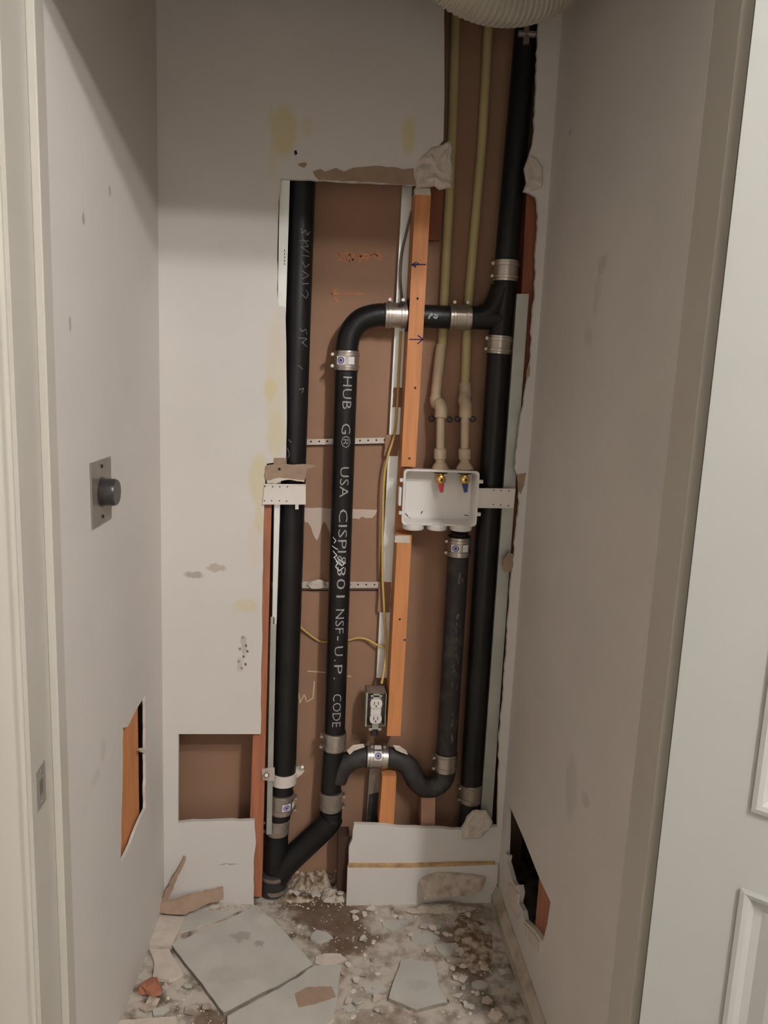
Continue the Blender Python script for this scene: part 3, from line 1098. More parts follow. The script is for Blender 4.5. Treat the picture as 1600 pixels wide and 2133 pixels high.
# standpipe and trap
coupling((957, 1118), (955, 1157), RP, 'stickered coupling right under the white outlet box', sticker=-0.014, screw=-1)
o = pipe_thing('drain_pipe', [(955, 1158), (930, 1570)], RP, m_iron_d, 'dusty black standpipe between outlet box and trap', straight=True)
p0_, p1_ = P(955, 1158, PY), P(930, 1570, PY)
bm = BM()
rnd = random.Random(4)
for k in range(26):
    tt = rnd.uniform(.05, .97); ac = rnd.gauss(0.004, .004)
    LLL = (p1_ - p0_).length
    surf_stroke(bm, p0_, p1_, RP, [(LLL * tt, ac), (LLL * tt + rnd.uniform(.006, .02), ac + rnd.uniform(-.003, .003))], rnd.uniform(.0015, .004))
link('dust_streak', bm, mat('dust', S((112, 104, 98)), 0.9), o, recalc=False, label='pale dust streaks')
coupling((930, 1567), (928, 1603), RP, 'coupling at the foot of the dusty standpipe', screw=-1)
pipe_thing('drain_elbow', [(928, 1603), (926, 1618), (915, 1632), (897, 1640), (880, 1637), (866, 1624), (858, 1608), (848, 1594), (832, 1583), (815, 1578), (807, 1577)], RP, m_iron_d, 'black trap bend curving down and up right of the arch coupling', 'pipe fitting', n=4)
coupling((764, 1576), (807, 1577), RP, 'shiny horizontal coupling on top of the trap arch', sticker=0.018, screw=1)
pipe_thing('drain_elbow', [(764, 1576), (750, 1577), (734, 1582), (720, 1592), (709, 1606), (702, 1625)], RP * .98, m_iron_d, 'dusty black arm curving left from the arch coupling into the tee', 'pipe fitting', n=4)
bm = BM(); tube(bm, [P(695, 1560, PY), P(692, 1600, PY), P(689, 1647, PY)], RP, 28)
tag(link('tee_fitting', bm, m_iron, None, smooth=True), 'black tee body under the stencilled pipe where the trap arm enters', 'pipe fitting')
coupling((690, 1647), (689, 1684), RP * .97, 'plain dull coupling above the slanting wye branch', m=m_steel_d, screw=1)
# dust caps lying on the arch
o = relief('plaster_crust', [(722, 1564), (735, 1552), (757, 1549), (760, 1556), (748, 1560), (736, 1564), (728, 1572)], 2.101, .003, m_gyp, seed=12, rough=.003)
tag(o, 'pale plaster dust crust on the trap arm left of the coupling', 'plaster')
o = relief('plaster_crust', [(818, 1552), (832, 1553), (846, 1563), (850, 1572), (838, 1568), (824, 1562)], 2.101, .003, m_gyp, seed=13, rough=.003)
tag(o, 'pale plaster dust crust on the trap bend right of the coupling', 'plaster')

# supply pipes
RC = 0.0125
for nm, up, lo, lab in (
        ('a', [(951, -40, 2.171), (943, 260, 2.171), (921, 720, 2.171)], [(919, 718, 2.170), (912, 780, 2.160), (907, 828, 2.150)], 'left'),
        ('b', [(1023, -40, 2.171), (1004, 300, 2.171), (975, 640, 2.171), (969, 800, 2.168)], None, 'right')):
    bx = 917 if nm == 'a' else 968
    t = empty('supply_pipe', P(bx, 975, 2.115), lab + (' cream water supply pipe with an offset elbow, entering the outlet box' if nm == 'a' else ' cream water supply pipe, straight down into the outlet box'), 'water pipe')
    bm = BM(); tube(bm, [P(*q) for q in up], RC, 18)
    link('upper_tube', bm, m_cpvc, t, smooth=True)
    if lo:
        bm = BM(); tube(bm, smooth_path([P(*q) for q in lo], 4), RC * 1.15, 18)
        link('sleeve_tube', bm, m_cpvc2, t, smooth=True)
        el = [(907, 826, 2.148), (909, 840, 2.142), (916, 842, 2.13), (919, 856, 2.118), (918, 870, 2.115)]
    else:
        bm = BM(); tube(bm, [P(969, 800, 2.168), P(969, 826, 2.155)], RC * 1.3, 18)
        link('sleeve_tube', bm, m_cpvc2, t, smooth=True)
        el = [(969, 824, 2.155), (967, 834, 2.142), (970, 842, 2.13), (970, 856, 2.118), (969, 870, 2.115)]
    bm = BM(); tube(bm, smooth_path([P(*q) for q in el], 5), RC * 1.35, 18)
    link('elbow', bm, m_cpvc2, t, smooth=True)
    bm = BM(); tube(bm, [P(bx + 1, 868, 2.115), P(bx, 940, 2.115)], RC * .9, 18)
    link('lower_tube', bm, m_cpvc2, t, smooth=True)
    bm = BM(); lathe(bm, P(bx, 934, 2.115), P(bx, 977, 2.115), [(0, RC * 1.1), (.05, RC * 1.35), (.5, RC * 1.35), (.52, RC * 1.05), (.68, RC * 1.05), (.75, RC * 1.4), (1, RC * 2.0)], 20)
    link('adapter', bm, m_cpvc2, t, smooth=True)
# pipe strap with dark screws behind the elbows
for x, y, lab in ((899, 872, 'left of the left supply pipe'), (936, 874, 'right of the left supply pipe'), (953, 873, 'left of the right supply pipe'), (985, 873, 'right of the right supply pipe')):
    bm = BM()
    lathe(bm, P(x, y, 2.176), P(x, y, REAR), [(0, .006), (1, .009)], 12)
    tag(link('board_screw', bm, m_black_pl, None), 'dark screw head in the brown board just ' + lab, 'screw')

# ------------------------------------------------------------------ outlet box
yf = D - 0.006
yb = D + 0.046
A = P(841, 978, yf); B = P(999, 980, yf); Cc = P(993, 1097, yf); Dd = P(837, 1093, yf)
x0 = (A.x + Dd.x) / 2; x1 = (B.x + Cc.x) / 2; ztop = (A.z + B.z) / 2; zbot = (Cc.z + Dd.z) / 2
lean = (A.x - Dd.x) / (A.z - Dd.z)
t = empty('outlet_box', Vector(((x0 + x1) / 2, D + .03, zbot - 0.02)), 'white plastic washing machine outlet box holding two brass valves', 'outlet box')


def rr(xa, xb, za, zb, r, y, n=5):
    pts = []
    for cxx, czz, a0 in ((xb - r, zb - r, 0), (xa + r, zb - r, 90), (xa + r, za + r, 180), (xb - r, za + r, 270)):
        for k in range(n + 1):
            an = math.radians(a0 + 90 * k / n)
            pts.append(Vector((cxx + r * math.cos(an), y, czz + r * math.sin(an))))
    return pts


bm = BM()
loops = [rr(x0 + .004, x1 - .004, zbot + .004, ztop - .004, .008, yb + .003),
         rr(x0 + .004, x1 - .004, zbot + .004, ztop - .004, .008, yf + .002),
         rr(x0, x1, zbot, ztop, .011, yf + .001), rr(x0, x1, zbot, ztop, .011, yf - .001),
         rr(x0 + .005, x1 - .005, zbot + .005, ztop - .005, .008, yf - .001),
         rr(x0 + .007, x1 - .007, zbot + .007, ztop - .007, .008, yf + .002),
         rr(x0 + .010, x1 - .010, zbot + .010, ztop - .010, .008, yb)]
rv = [[bm.verts.new(p) for p in l] for l in loops]
for i in range(len(rv) - 1):
    n = len(rv[i])
    for k in range(n):
        bm.faces.new([rv[i][k], rv[i][(k + 1) % n], rv[i + 1][(k + 1) % n], rv[i + 1][k]])
bm.faces.new(rv[0]); bm.faces.new(rv[-1])
link('shell', bm, m_white_pl, t, smooth=True)
for k, (xa, xb) in enumerate(((838, 884), (888, 932), (936, 984))):
    c = P((xa + xb) / 2, 1098, D + .012); r_ = (xb - xa) / 2 / 785
    bm = BM(); lathe(bm, Vector((c.x, D + .014, zbot + .004)), Vector((c.x, D + .014, zbot - .015)), [(0, r_), (.75, r_), (.93, r_ * .95), (1, r_ * .85)], 32)
    link('drain_cup', bm, m_white_pl, t, smooth=True)
for x, y in ((838, 1000), (1001, 1003), (836, 1068), (996, 1071)):
    bm = BM()
    c = P(x, y, yf + .006)
    box(bm, c - Vector((.007, .005, .005)), c + Vector((.007, .005, .005)), .002)
    link('side_clip', bm, m_white_pl, t)
bm = BM(); lathe(bm, P(958, 1104, PY - .01), P(957, 1116, PY), [(0, .024), (1, .024)], 24)
link('drain_tailpiece', bm, m_rubber, t, smooth=True, label='black drain outlet')
bm = BM(); c = P(832, 1035, yf + .02); box(bm, c - Vector((.003, .014, .022)), c + Vector((.004, .014, .028)), .001)
link('nailing_flange', bm, m_white_pl, t)
bm = BM()
for s in [[(948, 1082), (953, 1086), (972, 1085)], [(968, 1073), (975, 1074)], [(877, 1070), (880, 1065)], [(845, 1070), (850, 1076)], [(850, 1080), (854, 1078)]]:
    stroke(bm, s, 1.8, yb - .0003)
link('scuff', bm, m_hole, t)
for bx, mm, lab in ((917, m_red, 'red'), (967, m_blue, 'blue')):
    v = empty('valve', P(bx, 1012, D + .02), 'brass shutoff valve with %s lever inside the white outlet box' % lab, 'valve', )
    c = P(bx, 998, D + .024)
    zt = ztop - .009
    bm = BM(); lathe(bm, Vector((c.x, D + .024, zt)), Vector((c.x, D + .024, c.z)), [(0, .0165), (.15, .0165), (.2, .010), (1, .010)], 20)
    lathe(bm, Vector((c.x, D + .036, c.z)), Vector((c.x, D + .006, c.z)), [(0, .009), (.3, .013), (.75, .0135), (.8, .0115), (.95, .0115), (1, .008)], 20)
    link('valve_body', bm, m_brass, v, smooth=True)
    bm = BM(); lathe(bm, Vector((c.x, D + .024, zt + .001)), Vector((c.x, D + .024, zt - .003)), [(0, .019), (1, .019)], 24)
    link('gasket', bm, m_hole, v)
    bm = BM(); lathe(bm, Vector((c.x + .001, D + .0065, c.z)), Vector((c.x + .001, D + .004, c.z)), [(0, .0035), (1, .003)], 10)
    link('stem_nut', bm, m_hole, v)
    bm = BM()
    q = [Vector((c.x - .008, D + .006, c.z - .011)), Vector((c.x + .009, D + .006, c.z - .011)), Vector((c.x + .0075, D + .004, c.z - .033)), Vector((c.x - .001, D + .004, c.z - .034))]
    slab(bm, [q], (0, 1, 0), .006)
    link('lever', bm, mm, v)


# brackets
def plate(name, q, yfr, t_, label, cat, holes=(), tab=None, m=m_white_mt):
    e = empty(name, P(q[3][0], q[3][1], yfr), label, cat)
    bm = BM(); slab(bm, [[P(x, y, yfr) for x, y in q]], (0, 1, 0), t_)
    link('plate', bm, m, e)
    # folded lips
    bm = BM()
    slab(bm, [[P(q[0][0], q[0][1] - 1, yfr - .002), P(q[1][0], q[1][1] - 1, yfr - .002), P(q[1][0], q[1][1] + 1.5, yfr - .002), P(q[0][0], q[0][1] + 1.5, yfr - .002)]], (0, 1, 0), .004)
    slab(bm, [[P(q[3][0], q[3][1] - 1.5, yfr - .002), P(q[2][0], q[2][1] - 1.5, yfr - .002), P(q[2][0], q[2][1] + 1, yfr - .002), P(q[3][0], q[3][1] + 1, yfr - .002)]], (0, 1, 0), .004)
    link('lip', bm, m, e)
    for x, y in holes:
        bm = BM(); lathe(bm, P(x, y, yfr - .0008), P(x, y, yfr + .0005), [(0, .0018), (1, .0018)], 8)
        link('screw_hole', bm, m_hole, e)
    if tab:
        bm = BM(); slab(bm, [[P(x, y, yfr) for x, y in tab]], (0, 1, 0), t_)
        link('tab', bm, m, e)
    return e


plate('bracket_plate', [(551, 1009), (637, 1010), (637, 1050), (547, 1050)], D - .004, .003, 'white metal bracket plate across the leftmost pipe', 'bracket',
      holes=[(552, 1013), (568, 1014), (583, 1014), (599, 1014), (551, 1043), (566, 1043), (582, 1043), (597, 1044)], tab=[(615, 1050), (622, 1050), (622, 1061), (615, 1061)])
plate('bracket_plate', [(996, 1018), (1074, 1019), (1070, 1058), (994, 1057)], D - .004, .003, 'white metal bracket arm from the outlet box to right wall edge', 'bracket',
      holes=[(1029, 1021), (1044, 1022), (1060, 1023), (1028, 1051), (1043, 1052), (1059, 1053)])
# torn brown flap above the left bracket
bm = BM()
px = jag([(554, 970), (570, 967), (640, 967), (662, 970), (640, 976), (638, 990), (634, 1001), (618, 999), (600, 996), (580, 999), (555, 1002), (551, 990)], 1.2, 7, 21)
slab(bm, [[P(x, y, D - .003) for x, y in px]], (0, -1, 0), .002)
o = link('paper_flap', bm, m_paper2)
tag(o, 'torn brown paper flap over the leftmost pipe, above white bracket', 'drywall remnant')
bm = BM(); slab(bm, [[P(x, y, D - .0052) for x, y in jag([(556, 1001), (585, 995), (634, 1001), (634, 1004), (600, 999), (585, 1002), (575, 1008), (556, 1007)], .8, 6, 22)]], (0, -1, 0), .0015)
link('torn_edge', bm, m_gyp, o, label='pale torn lower edge')
bm = BM(); lathe(bm, P(582, 977, D - .008), P(582, 977, D - .004), [(0, .003), (1, .004)], 10)
link('nail', bm, m_hole, o)

# ------------------------------------------------------------------ cables
o = link('electrical_cable', tube(BM(), pxpath([(858, 440, 2.155), (848, 480, 2.155), (837, 530, 2.16), (834, 580, 2.158), (838, 630, 2.156)], 2.155, 8), .0035, 10), m_cable_g, None, smooth=True)
tag(o, 'grey cable hanging over the pale stud above the horizontal coupling', 'cable')
o = link('electrical_cable', tube(BM(), pxpath([(835, 690, 2.16), (832, 760, 2.155), (827, 850, 2.15), (822, 905, 2.15), (808, 950, 2.15), (800, 1000, 2.15), (797, 1100, 2.15), (797, 1200, 2.15), (801, 1280, 2.15), (805, 1340, 2.14), (801, 1390, 2.12), (795, 1424, 2.105)], 2.15, 8), .0035, 10), m_cable, None, smooth=True)
tag(o, 'yellow cable running down to the top of the socket box', 'cable')
o = link('electrical_cable', tube(BM(), pxpath([(621, 1302, 2.172), (640, 1318, 2.174), (665, 1335, 2.178), (690, 1337, 2.178), (724, 1334, 2.178), (745, 1329, 2.174), (765, 1332, 2.17), (785, 1343, 2.16), (803, 1350, 2.152)], 2.17, 8), .0032, 10), m_cable, None, smooth=True)
tag(o, 'yellow cable sagging sideways behind the stencilled pipe', 'cable')
o = link('cable_clip', tube(BM(), pxpath([(834, 636, 2.09), (838, 630, 2.085), (843, 634, 2.088)], 2.09, 4), .004, 8), m_black_pl, None)
tag(o, 'small black clip above the coupling left of the orange stud', 'clip')

# ------------------------------------------------------------------ socket box
yf = D + .016; yb = D + .07
a = P(763, 1443, yf); b = P(805, 1443, yf); c = P(803, 1514, yf); d = P(761, 1513, yf)
x0 = (a.x + d.x) / 2; x1 = (b.x + c.x) / 2; zt = a.z; zb = d.z
t = empty('electrical_box', Vector(((x0 + x1) / 2, yf, zb)), 'open metal electrical box beside the orange stud, above the trap', 'electrical box')
bm = BM()
th = .0015
box(bm, (x0, yf, zt - th), (x1, yb, zt)); box(bm, (x0, yf, zb), (x1, yb, zb + th)); box(bm, (x0, yb - th, zb), (x1, yb, zt))
link('shell', bm, m_steel_d, t)
bm = BM(); box(bm, (x0, yf, zb), (x0 + th, yb, zt)); box(bm, (x0, yf - .001, zb), (x0 + .004, yf, zt))
link('side_wall', bm, m_galv, t)
bm = BM(); box(bm, (x1 - th, yf, zb), (x1, yb, zt))
link('side_wall', bm, m_galv, t)
cxm = (x0 + x1) / 2
s = empty('duplex_receptacle', Vector((cxm, yf, zb)), 'white duplex power receptacle mounted in the open metal box', 'power outlet')
hh = (zt - zb)
bm = BM(); box(bm, (cxm - .009, yf - .003, zb - .008), (cxm + .009, yf - .0015, zt - .002), .0005)
box(bm, (cxm - .018, yf - .003, zb - .012), (cxm - .008, yf - .0015, zb - .004), .001); box(bm, (cxm + .008, yf - .003, zb - .012), (cxm + .018, yf - .0015, zb - .004), .001)
box(bm, (cxm - .016, yf - .003, zt - .012), (cxm + .016, yf - .0015, zt - .006), .001)
link('yoke', bm, m_galv, s)
bm = BM(); box(bm, (cxm - .015, yf - .004, zb + .012), (cxm + .015, yf + .03, zt - .020), .002)
link('body', bm, m_white_pl, s)
for k, zc in enumerate((zt - .030, zb + .026)):
    bm = BM()
    pts = []
    for i in range(28):
        an = 2 * math.pi * i / 28
        pts.append(Vector((cxm + .0172 * math.cos(an), yf - .008, zc + max(-.0135, min(.0135, .0172 * math.sin(an))))))
    slab(bm, [pts], (0, 1, 0), .006)
    f_ = link('socket_face', bm, m_white_pl, s)
    bm = BM()
    for dx, h in ((-.0055, .004), (.0055, .0035)):
        box(bm, (cxm + dx - .001, yf - .0083, zc + .001 - h), (cxm + dx + .001, yf - .0078, zc + .003 + h))
    lathe(bm, Vector((cxm, yf - .0083, zc - .007)), Vector((cxm, yf - .0078, zc - .007)), [(0, .0024), (1, .0024)], 10)
    link('slot', bm, m_hole, f_)
bm = BM(); lathe(bm, Vector((cxm, yf + .02, zb - .001)), Vector((cxm, yf + .02, zb - .035)), [(0, .013), (.3, .013), (.35, .010), (1, .011)], 20)
tag(link('conduit_connector', bm, m_iron_d, None, smooth=True), 'dark conduit connector hanging under the socket box', 'connector')

# ------------------------------------------------------------------ left wall fixtures
# dryer receptacle
t = empty('dryer_receptacle', PL(207, 1095), 'metal plate with black round receptacle on the left wall', 'power outlet')
q = [PL(186, 965), PL(227, 951), PL(229, 1079), PL(190, 1102)]
bm = BM(); slab(bm, [[v - nL * .004 for v in q]], nL, .004)
link('cover_plate', bm, m_grey_pl, t)
bm = BM()
c = (q[0] + q[1] + q[2] + q[3]) / 4
lathe(bm, c - nL * .0035, c - nL * .034, [(0, .030), (.1, .030), (.15, .0275), (.85, .0275), (1, .025)], 32)
link('round_body', bm, m_black_pl, t, smooth=True)
for z in (.052, -.050):
    bm = BM()
    cc = c + Vector((0, 0, z)); lathe(bm, cc - nL * .0035, cc - nL * .006, [(0, .004), (1, .0035)], 10)
    link('screw', bm, m_hole, t)
# strike plate on the left jamb
c = Vector((OXL, 1.245, PX(83, 1640, OXL).z))
cy = PX(84, 1640, OXL).y
t = empty('strike_plate', (OXL, cy, c.z - .04), 'small paint-smeared metal strike plate on the left door jamb', 'strike plate')
bm = BM(); box(bm, (OXL - .0005, cy - .022, c.z - .037), (OXL + .0018, cy + .022, c.z + .037), .0006)
link('plate', bm, m_galv, t)
bm = BM(); box(bm, (OXL + .001, cy - .008, c.z - .014), (OXL + .0021, cy + .008, c.z + .014), .0004)
link('latch_hole', bm, m_grey_pl, t)
for z in (-.028, .028):
    bm = BM()
    lathe(bm, Vector((OXL + .0015, cy, c.z + z)), Vector((OXL + .003, cy, c.z + z)), [(0, .004), (1, .003)], 10)
    link('screw', bm, m_steel, t)

# studs seen through the side holes
def side_board(pts, nvec, m, label, t=0.038):
    bm = BM(); slab(bm, [pts], nvec, t)
    return tag(link('wood_stud', bm, m), label, 'wood stud')


ya = PL(250, 1600, -.013).y; yb_ = PL(289, 1600, -.013).y
side_board([lw(ya, .0) + nL * .0135, lw(yb_, .0) + nL * .0135, lw(yb_, 1.2) + nL * .0135, lw(ya, 1.2) + nL * .0135], nL, m_wood, 'orange wood stud behind the hole in the left wall', .09)
ya = PX(1150, 1900, XR + .013).y; yb_ = PX(1117, 1900, XR + .013).y
x_ = XR + .0135
side_board([Vector((x_, ya, 0)), Vector((x_, yb_, 0)), Vector((x_, yb_, .8)), Vector((x_, ya, .8))], (1, 0, 0), m_wood_red, 'red wood stud behind the hole in the right wall', .04)
o = link('plaster_scrap', slab(BM(), [[PL(x, y, .002) for x, y in jag([(290, 1562), (296, 1558), (303, 1560), (303, 1568), (296, 1567)], .6, 4, 2)]], nL, .006), m_gyp)
tag(o, 'tiny white scrap on the right edge of the left wall hole', 'drywall remnant')

# ------------------------------------------------------------------ door on the right
dv = Vector((0.755, -0.656, 0)).normalized()
nf = Vector((-0.656, -0.755, 0)).normalized()    # towards the room
h0 = P(1461, 1000, 1.125)
hp = Vector((h0.x, h0.y, 0))


def onDoor(px, py):
    d = ray(px, py)
    t = (hp - CAM).dot(nf) / d.dot(nf)
    q = CAM + d * t
    return (q - hp).dot(dv), q.z


DW, DH = 0.72, 2.12
doorroot = bpy.data.objects.new('door_1', None)
doorroot.location = hp
COL.objects.link(doorroot)
ROOT[doorroot.name] = hp.copy()
struct(doorroot)
doorroot['label'] = 'white raised-panel closet door swung open on the right'


def dp(u_, z, h=0.0):
    return hp + dv * u_ + Vector((0, 0, z)) + nf * h


sA = onDoor(1548, 1850); sB = onDoor(1585, 1690)
u0 = sA[0]; zl = sA[1]; zu = sB[1]
print('DOOR', sA, sB)
pan = [(u0, u0 + .2, .25, zl), (u0, u0 + .2, zu, 1.95)]
bm = BM()
outer = [dp(0, .01), dp(DW, .01), dp(DW, DH), dp(0, DH)]
loops_ = [outer]
pans = []
for du in (0, .30):
    for (a, b_, z0_, z1_) in pan:
        pans.append((a + du, b_ + du, z0_, z1_))
for a, b_, z0_, z1_ in pans:
    loops_.append([dp(a, z0_), dp(b_, z0_), dp(b_, z1_), dp(a, z1_)])
slab(bm, loops_, -nf, .035)
link('door_leaf', bm, m_door, doorroot)
for a, b_, z0_, z1_ in pans:
    bm = BM()
    prof = [(0, 0), (-.003, .005), (.004, .0065), (.011, .004), (.018, -.006), (.030, -.008), (.052, -.002), (.056, -.002)]
    rings = []
    for o_, h in prof:
        rings.append([bm.verts.new(dp(a + o_, z0_ + o_, h)), bm.verts.new(dp(b_ - o_, z0_ + o_, h)), bm.verts.new(dp(b_ - o_, z1_ - o_, h)), bm.verts.new(dp(a + o_, z1_ - o_, h))])
    for i in range(len(rings) - 1):
        for k in range(4):
            bm.faces.new([rings[i][k], rings[i][(k + 1) % 4], rings[i + 1][(k + 1) % 4], rings[i + 1][k]])
    bm.faces.new(rings[-1])
    link('raised_panel', bm, m_door, doorroot)
# ------------------------------------------------------------------ duct
def duct_path():
    c = P(1030, -160, 1.72)
    bot = P(1012, 0, 1.72)
    rad = 0.16
    cz = P(1015, 51, 1.72).z + 0.058 + rad
    cxx = P(1025, 20, 1.72).x
    pts = []
    N = 260
    for i in range(N + 1):
        f = i / N
        an = math.radians(200 + 140 * f)
        pts.append(Vector((cxx + rad * 1.15 * math.cos(an), 1.72 + .10 * (f - .5), cz + rad * math.sin(an))))
    return pts


bm = BM()
tube(bm, duct_path(), 0.055, 32, True, rf=lambda i, r: r + (0.0028 if (i % 6) < 3 else 0.0))
o = link('dryer_duct', bm, m_duct, None, smooth=True)
tag(o, 'white ribbed flexible duct sagging at the top of the opening', 'duct')

# ------------------------------------------------------------------ floor debris
def floor_slab(px, thick, m, name, label, cat='drywall piece', zb=0.0, seed=1, amp=2, step=14, tilt=(0, 0), edge=None, group=None):
    pts = [PZ(x, y, zb + thick) for x, y in jag(px, amp, step, seed)]
    cx_ = sum(pts, Vector()) / len(pts)
    pts = [Vector((p.x, p.y, p.z + tilt[0] * (p.x - cx_.x) + tilt[1] * (p.y - cx_.y))) for p in pts]
    e = empty(name, Vector((cx_.x, cx_.y, zb)), label, cat, group)
    bm = BM(); slab(bm, [[p for p in pts]], (0, 0, -1), .0015)
    link('face_paper', bm, m, e)
    bm = BM(); slab(bm, [[p + Vector((0, 0, -.0016)) for p in pts]], (0, 0, -1), thick - .0018)
    link('gypsum_core', bm, edge or m_gyp, e)
    return e


m_edge = mat('dark_board_edge', S((146, 138, 126)), 0.9, var=0.3, scale=40)
floor_slab([(536, 1885), (600, 1948), (652, 2008), (590, 2046), (466, 2108), (358, 1967)], .012, m_plaster_g, 'drywall_slab', 'largest grey drywall slab on the floor, pointing to the pipes', seed=2, amp=1.5, zb=.002, edge=m_edge)
floor_slab([(655, 2012), (712, 2009), (704, 2060), (696, 2120), (640, 2160), (480, 2200), (474, 2116), (592, 2052)], .010, m_plaster_g, 'drywall_slab', 'grey drywall slab at bottom edge with brown paper tear', seed=3, amp=2)
floor_slab([(836, 1999), (905, 2005), (914, 2056), (932, 2086), (868, 2102), (810, 2078)], .012, m_plaster_g, 'drywall_slab', 'small grey drywall slab lying alone in the middle right of the floor', seed=4, amp=1.5, edge=m_edge)
floor_slab([(320, 1903), (386, 1909), (359, 1970), (308, 1966)], .010, m_plaster, 'drywall_slab', 'white drywall scrap by the left wall, nearest the back corner', seed=5, amp=1.2)
floor_slab([(311, 1976), (352, 1976), (380, 2026), (352, 2040), (318, 2038), (322, 2006)], .010, m_plaster, 'drywall_slab', 'white drywall scrap left of the largest slab', seed=6, amp=2)
floor_slab([(236, 2126), (366, 2117), (372, 2170), (215, 2180)], .010, m_plaster, 'drywall_slab', 'white drywall piece cut off by the bottom left of the view', seed=7, amp=1)
floor_slab([(395, 1900), (470, 1880), (530, 1882), (450, 1918), (365, 1945)], .004, m_plaster_g, 'drywall_slab', 'thin grey scrap between largest slab and left back wall', seed=8, amp=1.5)
e = floor_slab([(614, 2070), (640, 2056), (690, 2054), (700, 2076), (660, 2090), (622, 2098)], .0008, m_paper2, 'paper_scrap', 'brown paper scrap on the slab at the bottom edge', 'paper', zb=.0102, seed=9, amp=1) if False else None
bm = BM(); slab(bm, [[PZ(x, y, .0112) for x, y in jag([(614, 2070), (640, 2056), (690, 2054), (700, 2076), (660, 2090), (622, 2098)], 1, 8, 9)]], (0, 0, -1), .0008)
tag(link('paper_scrap', bm, m_paper2), 'brown torn paper lying on the slab at the bottom edge', 'paper')


def leaner(px, name, label, m, yv, ty, seed=1, amp=1.4, step=9, cat='drywall piece'):
    """board leaning on the back wall: its foot stands out further than its head"""
    ys = [p[1] for p in px]
    lo, hi = max(ys), min(ys)
    pts = []
    for x, y in jag(px, amp, step, seed):
        f = (lo - y) / (lo - hi)
        pts.append(P(x, y, yv - ty * (1 - f)))
    bm = BM(); slab(bm, [pts], (0, 1, 0.25), .008)
    return tag(link(name, bm, m), label, cat)


leaner([(332, 1884), (400, 1866), (464, 1851), (465, 1874), (425, 1886), (386, 1905), (330, 1903)], 'drywall_offcut', 'brown paper-faced offcut leaning at the foot of the left back wall', m_paper2, D - .010, .05, 31)
leaner([(382, 1786), (387, 1790), (352, 1870), (336, 1900), (329, 1902), (334, 1878)], 'drywall_offcut', 'thin brown sliver leaning in the left back corner', m_paper2, D - .010, .02, 32)
leaner([(876, 1838), (895, 1826), (915, 1818), (960, 1822), (1013, 1832), (1004, 1856), (985, 1866), (930, 1868), (884, 1874)], 'drywall_offcut', 'ragged dusty offcut leaning on the right lower panel', m_dusty, D - .014, .05, 33, amp=2)
o = relief('plaster_lump', [(961, 1722), (972, 1700), (984, 1688), (1012, 1687), (1026, 1710), (1020, 1722), (1006, 1738), (985, 1744), (962, 1744)], D - .001, .014, m_plaster, seed=15, rough=.005)
tag(o, 'broken plaster lump on top of lower panel by the right corner', 'drywall remnant')
# crumbling plaster along the right wall above the baseboard
def relief_x(name, outline, depth, m, seed, label, cat):
    pts = [PX(x, y, XR) for x, y in jag(outline, 1.5, 8, seed)]
    c = sum(pts, Vector()) / len(pts)
    bm = BM(); rings = []
    for s_, h in ((1, 0), (.95, .7), (.7, 1), (.3, .9)):
        rings.append([bm.verts.new(c.lerp(p_, s_) + Vector((-depth * h - .003 * abs(noise.noise(p_ * 70)) * h, 0, 0))) for p_ in pts])
    for i in range(3):
        for k in range(len(pts)):
            l = (k + 1) % len(pts)
            bm.faces.new([rings[i][k], rings[i][l], rings[i + 1][l], rings[i + 1][k]])
    bm.faces.new(rings[0][::-1]); bm.faces.new(rings[-1])
    return tag(link(name, bm, m), label, cat)


relief_x('plaster_lump', [(1062, 1838), (1074, 1850), (1083, 1862), (1082, 1885), (1088, 1905), (1078, 1915), (1066, 1890), (1056, 1860)], .006, m_plaster, 3, 'crumbled plaster under the hole in the right wall', 'drywall remnant')
relief_x('plaster_lump', [(1092, 1921), (1108, 1938), (1126, 1962), (1128, 1985), (1112, 1970), (1096, 1945)], .005, m_plaster, 4, 'plaster ridge under the near corner of the right wall hole', 'drywall remnant')
# loose trim strip of torn paper on the right baseboard
# terracotta chunk
def chunk(c, s, seed, flat=.5, sub=2):
    bm = BM(); bmesh.ops.create_icosphere(bm, subdivisions=sub, radius=1)
    off = Vector((seed * 3.7, seed * 1.3, seed * 2.1))
    for v in bm.verts:
        k = 1 + .55 * noise.noise(v.co * 1.3 + off) + .2 * noise.noise(v.co * 3.5 + off)
        v.co = Vector((v.co.x * k * s, v.co.y * k * s * .8, max(-.5, v.co.z) * k * s * flat))
    zmin = min(v.co.z for v in bm.verts)
    rot = Matrix.Rotation(seed * 1.7, 3, 'Z')
    for v in bm.verts:
        v.co = rot @ v.co + Vector(c) + Vector((0, 0, -zmin))
    return bm


o = link('brick_chunk', chunk(PZ(313, 2066), .030, 5, .7, 2), m_brick); tag(o, 'orange terracotta chunk on the floor beside the left wall', 'brick chunk')

